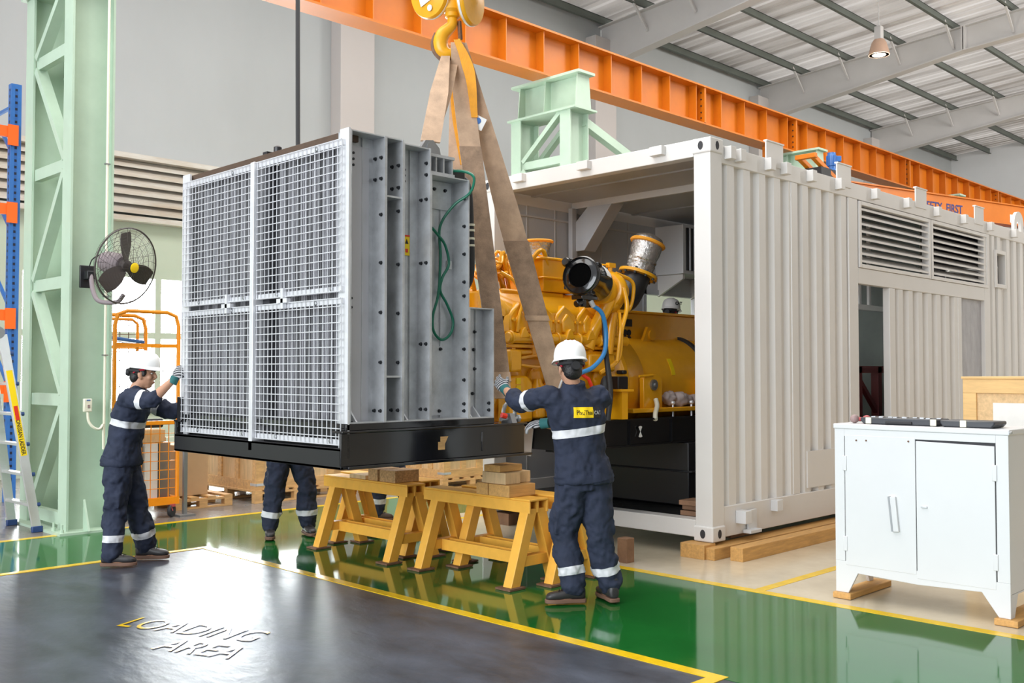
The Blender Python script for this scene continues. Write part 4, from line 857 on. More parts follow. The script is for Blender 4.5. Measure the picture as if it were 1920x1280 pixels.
for dx in (0, .06):
    for dz in (0, .06): mb.lathe([(.03, 0), (.03, .008)], (7.55 + dx, 6.012, 1.88 + dz), (0, -1, 0), 12)
part('plug_plate', mb, 'ink_black', tb)
mb = MB(); mb.prism([(7.74, 5.94, 1.86), (7.82, 5.94, 2.0), (7.90, 5.94, 2.0), (7.92, 5.94, 1.84)], (0, .03, 0)); mb.lathe([(.05, 0), (.05, .05)], (7.87, 5.92, 1.92), (0, 1, 0), 16); part('lifting_lug', mb, 'engine_yellow', tb)
mb = MB(); mb.box(7.30, 7.36, 5.66, 5.67, 1.55, 1.7); 
q0 = V((7.9, YC, gz)); 
lb = MB(); rg = []
for k in range(5):
    an = math.pi + .55 - k * .09; y_ = YC + .472 * math.cos(an); z_ = gz + .472 * -math.sin(an)
    rg.append([V((7.86, y_, z_)), V((7.92, y_, z_)), V((7.92, y_ - .002, z_ + .001)), V((7.86, y_ - .002, z_ + .001))])
lb.loft(rg); part('warning_label', lb, 'label_yellow', al)
# mounting plate with rubber mount, drain pipe, rails
mb = MB(); pl = [(7.28, 5.58, 1.2), (7.28, 5.58, 1.50), (7.34, 5.58, 1.535), (7.50, 5.58, 1.535), (7.56, 5.58, 1.50), (7.56, 5.58, 1.2)]; mb.prism(pl, (0, .05, 0)); mb.box(7.05, 9.2, 5.52, 5.80, 1.19, 1.23); mb.box(8.25, 8.30, 5.55, 5.8, 1.23, 1.5); mp_ = Gp('mounting_plate', mb, bevel=.006)
mb = MB(); mb.lathe([(.05, 0), (.05, .02), (.02, .022), (.018, .04)], (7.42, 5.58, 1.44), (0, -1, 0), 20); part('rubber_mount', mb, 'steel_grey', mp_)
mb = MB(); mb.tube([(7.42, 5.55, 1.31), (7.40, 5.52, 1.25), (7.32, 5.48, 1.18), (7.28, 5.45, 1.13)], .022, 10, smooth=5); part('drain_pipe', mb, 'ivory_plastic', mp_)
mb = MB(); mb.tube([(7.2, 5.57, 1.52), (7.4, 5.57, 1.53)], .012, 8); part('handle', mb, 'engine_yellow', mp_)
mb = MB()
for x in (7.7, 8.0, 8.3): mb.tube([(x, 5.56, 1.12), (x, 5.56, 1.27)], .01, 8); mb.ell((x, 5.56, 1.27), (.024, .024, .02), 8, 6)
part('mount_stud', mb, 'galvanised_bright', mp_)
# cloth bag lying by the alternator
mb = MB(); random.seed(5)
for k in range(9): mb.ell((7.78 + k * .065, 5.66 + random.uniform(-.03, .03), 1.275 + random.uniform(0, .05) * (1 if k < 5 else .3)), (.09, .07, random.uniform(.035, .07)), 10, 8)
bag = solo('packing_cloth', mb, 'cloth_bag', 'crumpled pale cloth bundle lying on the ledge beside the alternator', 'cloth', (8.0, 5.66, 1.232))
rm = bag.modifiers.new('remesh', 'REMESH'); rm.mode = 'VOXEL'; rm.voxel_size = .014; rm.use_smooth_shade = True
tx = bpy.data.textures.new('crumple', 'CLOUDS'); tx.noise_scale = .06; dm = bag.modifiers.new('crumple', 'DISPLACE'); dm.texture = tx; dm.strength = .06; dm.texture_coords = 'LOCAL'
# ------------------------------------------------------------------ yellow sawhorses
def sawhorse():
    t = thing('sawhorse', 'x', 'sawhorse', (5.29, 6.97, 0), 'yellow steel sawhorses')
    x, y0, y1 = 5.29, 6.44, 7.50
    mb = MB(); mb.box(x - .10, x + .10, y0 - .03, y1 + .10, .615, .63); mb.box(x - .10, x - .085, y0 - .03, y1 + .10, .53, .615); mb.box(x + .085, x + .10, y0 - .03, y1 + .10, .53, .615); mb.box(x - .01, x + .01, y0 - .02, y1 + .09, .53, .615)
    part('top_beam', mb, 'horse_yellow', t, smooth=False, bevel=.004)
    for y in (y0 + .03, y1 - .03):
        for s in (-1, 1):
            mb = MB(); a = V((x + s * .045, y, .56)); b = V((x + s * .225, y, .015)); dd = (b - a).normalized(); side = V((0, 1, 0)); o = dd.cross(side)
            w = .044; rr = lambda p: [p - side * .043 - o * w, p + side * .043 - o * w, p + side * .043 + o * w, p - side * .043 + o * w]
            def cut(p, z): return [q + dd * ((z - q.z) / dd.z) for q in rr(p)]
            mb.loft([cut(a, .56), cut(b, .016)]); lg = part('leg', mb, 'horse_yellow', t, smooth=False, bevel=.004)
            mb = MB(); mb.box(x + s * .235 - .08, x + s * .235 + .08, y - .075, y + .075, 0.004, .018); part('foot_plate', mb, 'rust', lg, smooth=False)
        mb = MB(); mb.box(x - .17, x + .17, y - .035, y + .035, .15, .225); part('cross_bar', mb, 'horse_yellow', t, smooth=False, bevel=.003)
    mb = MB(); mb.box(x - .045, x - .035, y0 + .06, y1 - .06, .14, .225); mb.box(x + .035, x + .045, y0 + .06, y1 - .06, .14, .225); mb.box(x - .04, x + .04, y0 + .06, y1 - .06, .175, .185); part('stretcher', mb, 'horse_yellow', t, smooth=False)
    return t
sh = sawhorse(); sh['label'] = 'front left yellow steel sawhorse under the black base'
copy_thing(sh, (.28, .14, 0), 'yellow steel sawhorse nested behind the front left one')
copy_thing(sh, (.02, -1.38, 0), 'front right yellow steel sawhorse with the stack of blocks on it')
copy_thing(sh, (.32, -1.50, 0), 'yellow steel sawhorse nested behind the front right one')
def block(label, x0, x1, y0, y1, z0, z1, m='wood_timber'):
    mb = MB(); mb.box(x0, x1, y0, y1, z0, z1); return solo('wood_block', mb, m, label, 'block', ((x0 + x1) / 2, (y0 + y1) / 2, z0), 'wood blocks on the sawhorses', smooth=False, bevel=.004)
z = .631
block('small left block of the bottom layer in the stack on the right sawhorse', 5.19, 5.42, 5.45, 5.575, z, z + .088)
block('longer right block of the bottom layer in the stack on the right sawhorse', 5.19, 5.47, 5.22, 5.44, z, z + .088)
block('pale left block of the middle layer in the stack on the right sawhorse', 5.20, 5.36, 5.27, 5.52, z + .09, z + .176, 'wood_pale')
block('pale right block of the middle layer in the stack on the right sawhorse', 5.37, 5.50, 5.30, 5.52, z + .09, z + .176, 'wood_pale')
block('topmost wood block of the stack on the right sawhorse', 5.20, 5.44, 5.33, 5.50, z + .178, z + .228)
block('rough particle wood block on the front left sawhorse, nearer its right end', 5.20, 5.46, 6.58, 6.79, z, z + .10, 'particle_wood')
block('speckled particle wood block left of the larger one on the left sawhorse', 5.20, 5.44, 6.82, 6.95, z, z + .10, 'particle_wood')
block('thin pale slat lying on the left sawhorse beside the speckled block', 5.20, 5.40, 6.99, 7.22, z, z + .035, 'wood_pale')

# ------------------------------------------------------------------ white cabinet, tool case, mallet
t = cab = thing('tool_cabinet', 'dented white two-door steel cabinet raised on short feet', 'cabinet', (6.75, 2.75, .045))
def Q(n, mb, m='white_paint', par=None, **k): return part(n, mb, m, par or cab, **k)
xa, xb, ya, yb = 6.49, 7.02, 2.18, 3.32
mb = MB(); mb.box(xa + .02, xb, ya, yb, .19, 1.17); Q('carcass', mb, bevel=.004, smooth=False)
mb = MB(); mb.box(xa - .005, xb + .005, ya - .008, yb + .008, 1.165, 1.20); Q('top_panel', mb, bevel=.006, smooth=False)
mb = MB(); mb.prism([(xa + .0, yb, .045), (xa, yb, .26), (xa, ya, .26), (xa, ya, .045), (xa, ya + .07, .045), (xa, ya + .17, .185), (xa, 2.75, .17), (xa, yb - .16, .185), (xa, yb - .09, .045)], (.02, 0, 0)); Q('front_plinth', mb, smooth=False, bevel=.003)
mb = MB(); mb.prism([(xa + .022, ya, .045), (xa + .022, ya, .189), (xb, ya, .189), (xb, ya, .045), (xb - .06, ya, .045), (xb - .13, ya, .18), (xa + .13, ya, .18), (xa + .07, ya, .045)], (0, .02, 0)); Q('side_plinth', mb, smooth=False); mb = MB(); mb.prism([(xa + .022, yb - .02, .045), (xa + .022, yb - .02, .189), (xb, yb - .02, .189), (xb, yb - .02, .045), (xb - .06, yb - .02, .045), (xb - .13, yb - .02, .18), (xa + .13, yb - .02, .18), (xa + .07, yb - .02, .045)], (0, .02, 0)); Q('side_plinth', mb, smooth=False)
mb = MB(); mb.box(xa, xa + .02, ya, ya + .075, .26, 1.165); mb.box(xa, xa + .02, yb - .07, yb, .26, 1.165); mb.box(xa, xa + .02, ya + .075, yb - .07, 1.115, 1.165); Q('front_frame', mb, smooth=False, bevel=.002)
mb = MB(); mb.box(xa + .014, xa + .022, ya + .07, yb - .066, .24, 1.12); Q('door_gap', mb, 'seam_dark', smooth=False)
mb = MB(); mb.box(xa - .002, xa + .012, 2.757, yb - .075, .235, 1.125); dl = Q('door', mb, bevel=.003, smooth=False, label='left white door with tilted pull bar')
mb = MB(); mb.prism([(xa - .002, ya + .082, .21), (xa - .002, ya + .082, 1.095), (xa - .002, 2.752, 1.105), (xa - .002, 2.752, .21)], (.014, 0, 0)); dr = Q('door', mb, bevel=.003, smooth=False, label='right white door with keyhole')
for d_, y in ((dl, yb - .075), (dr, ya + .082)):
    for zz in (.93, .38):
        mb = MB(); mb.box(xa - .008, xa + .004, y - .014, y + .014, zz - .05, zz + .05); part('hinge', mb, 'white_paint', d_, bevel=.003)
hd = MB(); hd.obox((xa - .012, 2.895, .615), ((0, .10, 1), (0, 1, -.10), (1, 0, 0)), (.115, .020, .010)); h_ = part('handle', hd, 'white_paint', dl, bevel=.003)
hd = MB(); hd.obox((xa - .014, 2.918, .615), ((0, .10, 1), (0, 1, -.10), (1, 0, 0)), (.115, .006, .011)); part('handle_shadow_gap', hd, 'steel_grey', h_, smooth=False, label='grey strip drawn as the shadow gap beside the handle')  # shadow gap beside the handle, put in as a thin grey strip
mb = MB(); mb.obox((xa - .006, 2.70, .68), ((0, 1, 0), (0, 0, 1), (1, 0, 0)), (.02, .006, .006)); part('latch', mb, 'galvanised', dr, bevel=.002)
mb = MB()
for (y, z_) in ((3.16, 1.09), (3.09, 1.092), (2.80, 1.10)): mb.lathe([(.006, 0), (.006, .004)], (xa - .002, y, z_), (-1, 0, 0), 8)
part('rivet', mb, 'rust', dl)
mb = MB(); mb.lathe([(.009, 0), (.009, .004)], (xa + .0, ya - .012, 1.183), (0, -1, 0), 10); mb.lathe([(.009, 0), (.009, .004)], (xa + .03, ya - .01, 1.183), (0, -1, 0), 10); Q('corner_screw', mb, 'galvanised')
timber('cabinet_block', 'thin wooden strip under the left feet of the white cabinet', 6.46, 7.1, 3.20, 3.33, 0.004, .045, 'block', 'wood_timber')
timber('cabinet_block', 'thin wooden strip under the right feet of the white cabinet', 6.46, 7.1, 2.13, 2.27, 0.004, .045, 'block', 'wood_timber')
t = tc_ = thing('tool_case', 'open flat black plastic tool case lying on top of the white cabinet', 'tool case', (6.64, 2.72, 1.20))
def case(xc, yc, w, dpt, h, n):
    mb = MB(); mb.prism([(xc - dpt / 2, yc - w / 2 + .02, 1.201), (xc - dpt / 2, yc - w / 2, 1.225), (xc - dpt / 2, yc - w / 2, 1.201 + h), (xc - dpt / 2, yc + w / 2, 1.201 + h), (xc - dpt / 2, yc + w / 2, 1.225), (xc - dpt / 2, yc + w / 2 - .02, 1.201)], (dpt, 0, 0)); return part(n, mb, 'tool_case', tc_, bevel=.008)
b = case(6.66, 2.90, .52, .22, .045, 'case_half'); c = case(6.66, 2.45, .34, .22, .042, 'case_half')
for bb, ys_ in ((b, (3.10, 2.66)), (c, (2.47,))):
    for y in ys_:
        mb = MB(); mb.box(6.543, 6.552, y - .02, y + .02, 1.204, 1.246); part('latch', mb, 'ivory_plastic', bb, bevel=.003)
mb = MB(); mb.box(6.538, 6.552, 2.80, 2.98, 1.208, 1.226); part('handle', mb, 'black_rubber', b, bevel=.004)
mb = MB()
for k in range(12): mb.obox((6.62 + random.uniform(-.02, .10), 2.68 + k * .04, 1.248), ((1, .2, 0), (-.2, 1, 0), (0, 0, 1)), (.035, .013, .003))
part('case_insert', mb, 'steel_grey', b, smooth=False)
t = thing('double_faced_mallet', 'round-headed grey and faded red double mallet lying at the left end of the cabinet top', 'mallet', (6.62, 3.22, 1.20))
mb = MB(); mb.ell((6.62, 3.235, 1.2305), (.034, .03, .030), 16, 12); part('head', mb, 'mallet_grey', t)
mb = MB(); mb.ell((6.66, 3.165, 1.2285), (.034, .03, .028), 16, 12); part('head', mb, 'mallet_red', t)
mb = MB(); mb.tube([(6.62, 3.235, 1.23), (6.66, 3.165, 1.228)], .014, 10); part('neck', mb, 'mallet_red', t)
# packing crate at right
t = thing('packing_crate', 'pale wooden crate with strand board panel and white paper, standing beyond the white cabinet', 'crate', (9.2, 2.5, 0))
mb = MB(); mb.box(8.77, 9.9, 1.72, 3.28, .14, 1.46); part('board_panel', mb, 'osb_board', t, smooth=False)
for n, bx in (('top_batten', (8.75, 8.775, 1.7, 3.3, 1.38, 1.5)), ('top_batten', (8.775, 9.92, 3.28, 3.3, 1.38, 1.5)), ('bottom_batten', (8.75, 8.775, 1.7, 3.3, .12, .24)), ('edge_batten', (8.75, 8.775, 3.19, 3.3, .24, 1.38)), ('edge_batten', (8.75, 8.775, 1.7, 1.8, .24, 1.38)), ('lid', (8.74, 9.93, 1.69, 3.31, 1.5, 1.52))):
    mb = MB(); mb.box(*bx); part(n, mb, 'pine_board', t, smooth=False, bevel=.003)
mb = MB(); mb.box(8.762, 8.766, 2.80, 3.06, .95, 1.30); part('shipping_paper', mb, 'paper', t, smooth=False)
for y in (1.75, 2.45, 3.15):
    mb = MB(); mb.box(8.8, 9.9, y, y + .10, 0.003, .14); part('skid', mb, 'wood_pale', t, smooth=False)
mb = MB()
for k in range(3): mb.box(8.758, 8.762, 2.64 - k * .035, 2.655 - k * .035, 1.36, 1.43)
mb.box(8.748, 8.751, 2.58, 2.68, 1.40, 1.412); part('stencil_mark', mb, 'boot_brown', t, smooth=False)

# ------------------------------------------------------------------ store area at left: crates, pallets, boxes, cage, rack
def pallet(label, x0, x1, y0, y1, z=0.002, hgt=.14, rot=0):
    t = thing('pallet', label, 'pallet', ((x0 + x1) / 2, (y0 + y1) / 2, z))
    n = max(3, int((x1 - x0) / .16))
    for k in range(n):
        xx = x0 + (x1 - x0 - .10) * k / (n - 1); mb = MB(); mb.box(xx, xx + .10, y0, y1, z + hgt - .022, z + hgt); part('deck_board', mb, 'wood_light', t, smooth=False)
    for y in (y0, (y0 + y1) / 2 - .04, y1 - .08):
        mb = MB(); mb.box(x0, x1, y, y + .08, z + hgt - .044, z + hgt - .022); part('stringer', mb, 'wood_light', t, smooth=False)
        mb = MB(); mb.box(x0, x1, y, y + .08, z, z + .02); part('runner', mb, 'wood_light', t, smooth=False)
        for xx in (x0, (x0 + x1) / 2 - .05, x1 - .10):
            mb = MB(); mb.box(xx, xx + .10, y, y + .08, z + .02, z + hgt - .044); part('spacer', mb, 'wood_light', t, smooth=False)
    return t
def crate(label, x0, x1, y0, y1, z0, z1):
    t = thing('wooden_crate', label, 'crate', ((x0 + x1) / 2, (y0 + y1) / 2, z0))
    mb = MB(); mb.box(x0 + .02, x1 - .02, y0 + .02, y1 - .02, z0 + .02, z1 - .02); part('panel', mb, 'wood_pale', t, smooth=False)
    for k in range(4):
        yy = y0 + (y1 - y0 - .09) * k / 3; mb = MB(); mb.box(x0, x0 + .022, yy, yy + .09, z0 + .11, z1 - .1); part('batten', mb, 'wood_light', t, smooth=False)
        xx = x0 + .023 + (x1 - x0 - .135) * k / 3; mb = MB(); mb.box(xx, xx + .09, y0, y0 + .022, z0 + .11, z1 - .1); part('batten', mb, 'wood_light', t, smooth=False)
    for (zz0, zz1) in ((z0, z0 + .11), (z1 - .10, z1)):
        mb = MB(); mb.box(x0 - .005, x1, y0 - .005, y1, zz0, zz1) if False else (mb.box(x0 - .006, x0 + .022, y0 - .006, y1, zz0, zz1), mb.box(x0 + .022, x1, y0 - .006, y0 + .022, zz0, zz1)); part('edge_board', mb, 'wood_light', t, smooth=False)
    mb = MB(); mb.box(x0 - .009, x0 + .12, y0 - .009, y0 - .004, z0 + .05, z0 + .08); mb.box(x0 - .010, x0 - .004, y0 - .009, y0 + .12, z0 + .05, z0 + .08); part('corner_strap', mb, 'galvanised', t, smooth=False)
    mb = MB(); mb.box(x0, x1, y0, y1, z1, z1 + .012); part('lid', mb, 'wood_pale', t, smooth=False); return t
pallet('wooden pallet under the crate left of the standing legs', 6.22, 7.40, 10.52, 11.9, hgt=.15); crate('pale plywood crate on a pallet seen under the radiator, left of the standing legs', 6.25, 7.38, 10.55, 11.88, .153, .66)
pallet('wooden pallet under the crate right of the standing legs', 7.45, 8.6, 10.98, 12.1, hgt=.16); crate('pale plywood crate on a pallet seen behind the sawhorses, right of the standing legs', 7.48, 8.58, 11.0, 12.08, .163, .64)
pallet('low pallet under the cardboard carton beside the orange cage', 5.25, 5.98, 10.62, 11.5, hgt=.13)
mb = MB(); mb.box(5.36, 5.76, 10.80, 11.35, .134, .72); ct = thing('carton', 'brown cardboard carton standing on the low pallet beside the orange cage', 'carton', (5.55, 11.05, .134))
part('carton_body', mb, 'cardboard', ct, smooth=False, bevel=.006); mb = MB(); mb.box(5.355, 5.765, 11.05, 11.11, .802, .804); mb.box(5.357, 5.36, 11.05, 11.11, .7, .802); part('tape', mb, 'wood_light', ct, smooth=False)
for i, (px_, py_) in enumerate(((8.7, 10.0), (9.75, 11.25))):
    pallet('empty wooden pallet on the floor behind the sawhorses, %s' % ('left one of two' if i == 0 else 'right one of two, nearer the container'), px_, px_ + 1.1, py_, py_ + .9)
    crate('small plywood case on the %s pallet behind the sawhorses' % ('left' if i == 0 else 'right'), px_ + .05, px_ + 1.05, py_ + .03, py_ + .85, .145, .55)

# orange wire roll cage
t = cg = thing('roll_cage', 'orange wire mesh roll cage on castors behind the worker by the column', 'cage', (4.75, 10.6, 0))
def U(n, mb, m='cage_orange', par=None, **k): return part(n, mb, m, par or cg, **k)
gx0, gx1, gy0, gy1 = 4.38, 5.08, 10.20, 11.0
for y in (gy0, gy1):
    mb = MB(); mb.tube([(gx0, y, .16), (gx0, y, 2.05), (gx0 + .03, y, 2.16), (gx0 + .13, y, 2.20), (gx1 - .13, y, 2.20), (gx1 - .03, y, 2.16), (gx1, y, 2.05), (gx1, y, .16)], .022, 10, smooth=1); U('hoop_frame', mb)
mb = MB(); mb.box(gx0, gx1, gy0, gy1, .16, .18)
for (bx) in ((gx0 - .02, gx1 + .02, gy0 - .02, gy0 + .02), (gx0 - .02, gx1 + .02, gy1 - .02, gy1 + .02), (gx0 - .02, gx0 + .02, gy0, gy1), (gx1 - .02, gx1 + .02, gy0, gy1)): mb.box(*bx, .14, .22)
U('base_tray', mb, smooth=False)
mb = MB(); mb.box(gx0, gx1, gy0 - .015, gy0 + .015, 1.82, 1.86); U('cross_rail', mb, smooth=False)
mb = MB(); mb.box(gx0, gx1, gy1 - .015, gy1 + .015, 1.82, 1.86); U('cross_rail', mb, smooth=False)
mb = MB(); mb.box(gx0, gx1, gy0 - .015, gy0 + .015, 1.00, 1.04); U('cross_rail', mb, smooth=False)
def meshp(x0, x1, y, z0, z1, pitch, m, n):
    mb = MB(); k = 0; w = .0035
    nx = round((x1 - x0) / pitch); nz = round((z1 - z0) / pitch)
    for i in range(nx + 1): xx = x0 + (x1 - x0) * i / nx; mb.box(xx - w, xx + w, y - w, y + w, z0, z1)
    for j in range(nz + 1): zz = z0 + (z1 - z0) * j / nz; mb.box(x0, x1, y - w, y + w, zz - w, zz + w)
    U(n, mb, m, smooth=False)
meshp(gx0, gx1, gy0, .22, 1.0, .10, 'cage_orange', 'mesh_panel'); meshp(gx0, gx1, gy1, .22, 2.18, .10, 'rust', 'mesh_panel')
mb = MB(); mb.tube([(gx0 + .06, gy0 + .35, 1.86), (gx0 + .06, gy0 + .35, 2.08), (gx0 + .12, gy0 + .35, 2.13), (gx0 + .34, gy0 + .35, 2.13), (gx0 + .40, gy0 + .35, 2.08), (gx0 + .40, gy0 + .35, 1.70)], .018, 8, smooth=1); U('inner_hoop', mb)
for (x, y) in ((gx0 + .04, gy0 + .03), (gx1 - .06, gy0 + .0), (gx0 + .04, gy1 - .04), (gx1 - .04, gy1 - .04)):
    mb = MB(); mb.lathe([(.02, -.02), (.065, -.018), (.072, -.008), (.072, .008), (.065, .018), (.02, .02)], (x, y, .074), (.6, -.8, 0), 20); w_ = U('castor_wheel', mb, 'black_rubber')
    mb = MB(); mb.box(x - .03, x + .03, y - .03, y + .03, .115, .145); mb.bar((x - .02, y - .02, .14), (x, y - .03, .074), .03, .008); part('castor_fork', mb, 'mallet_red', w_, smooth=False)
mb = MB(); mb.lathe([(.05, 0), (.05, .62)], (4.42, 10.5, 1.0), (1, 0, 0), 16); ro = solo('film_roll', mb, 'black_rubber', 'black roll lying across the top of the lower orange cage', 'roll', (4.73, 10.5, .95))
def cube(n, m, label, cat, x0, x1, y0, y1, z0, z1):
    mb = MB(); mb.box(x0, x1, y0, y1, z0, z1); return solo(n, mb, m, label, cat, ((x0 + x1) / 2, (y0 + y1) / 2, z0), smooth=False, bevel=.006)
cube('carton', 'cardboard', 'brown carton inside the orange cage at its left, behind the worker', 'carton', 4.44, 4.72, 10.3, 10.7, .182, .78)
cube('equipment_box', 'paper', 'tall white box inside the orange cage', 'box', 4.76, 4.90, 10.28, 10.62, .182, .80)
cube('equipment_box', 'steel_grey', 'dark grey box inside the orange cage against its right post', 'box', 4.92, 5.05, 10.3, 10.7, .182, .80)
cube('carton', 'wood_pale', 'flat carton under the black roll inside the orange cage', 'carton', 4.5, 5.0, 10.32, 10.8, .803, .94)
mb = MB(); mb.obox((4.60, 10.55, 1.905), ((1, -.1, -.12), (.1, 1, 0), (.12, 0, 1)), (.20, .16, .018)); solo('folded_sheet', mb, 'motor_blue', 'blue folded sheet lying high on the orange cage rail', 'sheet', (4.6, 10.55, 1.86), bevel=.01)
mb = MB(); mb.box(5.16, 5.20, 10.2, 10.24, .0, .95); mb.box(5.08, 5.26, 10.12, 10.32, .0, .02); solo('steel_upright', mb, 'steel_grey', 'dark grey steel upright standing at the right of the orange cage', 'post', (5.18, 10.22, 0), smooth=False)

# pallet rack
t = rk = thing('pallet_rack', 'blue and orange pallet rack at the far left behind the ladder', 'rack', (3.2, 13.1, 0))
for (x, y) in ((4.22, 12.75), (4.22, 13.65), (1.6, 12.75), (1.6, 13.65)):
    mb = MB(); mb.box(x - .05, x - .03, y, y + .10, 0.002, 5.06); mb.box(x + .05, x + .07, y, y + .10, 0.002, 5.06); mb.box(x - .03, x + .05, y, y + .015, 0.002, 5.06)
    u = part('upright', mb, 'rack_blue', rk, smooth=False)
    if x > 4:
        mb = MB()
        mb.box(x - .053, x - .0505, y + .035, y + .065, .1, 5.0)
        part('slot_strip', mb, 'slotted_blue', u, smooth=False)
        mb = MB(); mb.box(x - .005, x + .022, y - .003, y - .0005, .1, 5.0)
        part('slot_strip', mb, 'slotted_blue', u, smooth=False)
for x in (4.22, 1.6):
    for k in range(5):
        mb = MB(); mb.bar((x, 12.8, .4 + k * .95), (x, 13.7, 1.2 + k * .95 - .05), .035, .035); part('frame_brace', mb, 'rack_blue', rk, smooth=False)
    mb = MB(); mb.bar((x, 12.8, 4.8), (x, 13.7, 4.8), .035, .035); part('frame_brace', mb, 'rack_blue', rk, smooth=False)
for z in (4.40, 3.46, 2.18, 1.30):
    for y in (12.73, 13.68):
        mb = MB(); mb.box(1.6, 4.2, y, y + .05, z, z + .13); mb.box(4.13, 4.25, y - .012, y + .002, z - .10, z + .15); part('load_beam', mb, 'rack_orange', rk, smooth=False)

# ladder
t = ld = thing('step_ladder', 'aluminium step ladder with yellow lettered label standing in front of the lattice column', 'ladder', (3.3, 10.5, 0))
a0, a1 = V((3.62, 10.16, .02)), V((3.33, 10.33, 1.92)); b0, b1 = V((3.60, 10.80, .02)), V((3.31, 10.66, 1.92))
c0, c1 = V((2.72, 10.14, .02)), V((3.25, 10.33, 1.92)); d0, d1 = V((2.70, 10.80, .02)), V((3.23, 10.66, 1.92))
for p, q in ((a0, a1), (b0, b1), (c0, c1), (d0, d1)):
    mb = MB(); mb.bar(p, q, .085, .028, (0, 1, 0)); rl = part('rail', mb, 'aluminium', ld, smooth=False, bevel=.003)
    mb = MB(); mb.obox(p + V((0, 0, .012)), ((1, 0, 0), (0, 1, 0), (0, 0, 1)), (.05, .024, .03)); part('foot', mb, 'blue_plastic', rl, bevel=.006)
    if p is a0:
        u1 = (q - p).normalized(); fv = V((0, 1, 0)).cross(u1).normalized(); side = V((-.72, -.70, 0)); side = (side - u1 * side.dot(u1)).normalized(); nn = -(fv.cross(u1))
        if nn.y > 0: nn = -nn
        cpt = p.lerp(q, .60) + nn * .0155; mb = MB(); mb.obox(cpt, (u1, fv, nn), (.42, .028, .002)); lb = part('brand_label', mb, 'label_yellow', rl, smooth=False, label='yellow label strip')
        lettering('lettering', 'POONGSAN LADDER', .052, p.lerp(q, .595) + nn * .0185 + fv * .018 * (1 if fv.x < 0 else -1), -u1, (V((1, 0, 0)) - u1 * u1.x).normalized(), 'ink_black', lb, .001, .001, .8)
        mb = MB(); mb.obox(p.lerp(q, .60) + nn * .018 , (u1, fv, nn), (.07, .018, .0012)); part('red_emblem', mb, 'label_red', lb, smooth=False)
for k in range(6):
    f = .13 + k * .155; mb = MB(); mb.bar(a0.lerp(a1, f), b0.lerp(b1, f), .075, .028, (0, 0, 1)); s_ = part('rung', mb, 'aluminium', ld, smooth=False, bevel=.004)
    mb = MB(); mb.lathe([(.02, 0), (.02, .03)], a0.lerp(a1, f) + V((.04, 0, 0)), (1, 0, 0), 8); part('rung_cap', mb, 'blue_plastic', s_)
    mb = MB(); mb.bar(c0.lerp(c1, f), d0.lerp(d1, f), .05, .025, (0, 0, 1)); part('rear_rung', mb, 'aluminium', ld, smooth=False)
for p in (a1, b1):
    mb = MB(); mb.lathe([(.06, -.02), (.06, .02)], p + V((-.04, 0, .02)), (0, 1, 0), 20); part('hinge', mb, 'steel_grey', ld)

# wall fan on the column
t = fan = thing('wall_fan', 'large dark caged wall fan with yellow badge mounted on the green column', 'fan', (3.95, 9.83, 2.5))
fc = V((4.06, 9.22, 2.56)); fd = V((.32, -.92, -.20)).normalized(); fa, fb = perp(fd)
mb = MB(); mb.box(3.86, 4.0, 9.80, 9.83, 2.38, 2.60); mb.box(3.89, 3.97, 9.70, 9.80, 2.46, 2.54); bk = part('mount_bracket', mb, 'black_satin', fan, bevel=.006)
mb = MB(); mb.tube([(3.93, 9.72, 2.50), (3.93, 9.66, 2.34), (3.96, 9.58, 2.24), (4.06, 9.42, 2.23), (4.10, 9.36, 2.30)], .022, 10, smooth=5); part('support_arm', mb, 'fan_grey', fan)
mb = MB(); mb.lathe([(.03, -.30), (.09, -.29), (.105, -.25), (.105, -.08), (.08, -.05), (.03, -.04)], fc, fd, 24); part('motor_housing', mb, 'fan_grey', fan)
def circ(r, off, n=48): return [fc + fd * off + (fa * math.cos(k / n * 6.2832) + fb * math.sin(k / n * 6.2832)) * r for k in range(n + 1)]
mb = MB(); mb.tube(circ(.36, 0), .008, 6, cap=False); part('guard_ring', mb, 'fan_dark', fan)
mb = MB()
for k in range(1, 15):
    r = .36 * k / 15; mb.tube(circ(r, .10 * math.cos(k / 15 * 1.57), 40), .0013, 3, cap=False)
for k in range(20):
    an = k / 20 * 6.2832; mb.tube([fc + fd * .10 * math.cos(j / 6 * 1.57) + (fa * math.cos(an + j * .08) + fb * math.sin(an + j * .08)) * (.03 + .33 * j / 6) for j in range(7)], .002, 3, cap=False)
part('front_guard', mb, 'fan_dark', fan, smooth=False)
mb = MB()
for k in range(2, 9):
    r = .36 * k / 8; mb.tube(circ(r, -.14 * math.cos(k / 8 * 1.4), 36), .002, 3, cap=False)
for k in range(16):
    an = k / 16 * 6.2832; mb.tube([fc - fd * .14 * math.cos(j / 4 * 1.5) + (fa * math.cos(an) + fb * math.sin(an)) * (.1 + .26 * j / 4) for j in range(5)], .002, 3, cap=False)
part('rear_guard', mb, 'fan_dark', fan, smooth=False)
for k in range(3):
    an = 1.35 + k * 2.0944; er = fa * math.cos(an) + fb * math.sin(an); et = fd.cross(er); rg = []
    for j in range(7):
        f = j / 6; rr = .05 + .27 * f; wd = .045 + .05 * math.sin(f * 2.6); tw = .5 - .25 * f; wv = et * math.cos(tw) + fd * math.sin(tw); nv = er.cross(wv) * .004
        cpt = fc - fd * .0 + er * rr; rg.append([cpt - wv * wd - nv, cpt + wv * wd - nv, cpt + wv * wd + nv, cpt - wv * wd + nv])
    mb = MB(); mb.loft(rg); part('blade', mb, 'fan_dark', fan)
mb = MB(); mb.lathe([(.055, -.05), (.055, .02), (.03, .03)], fc, fd, 20); part('hub', mb, 'fan_dark', fan)
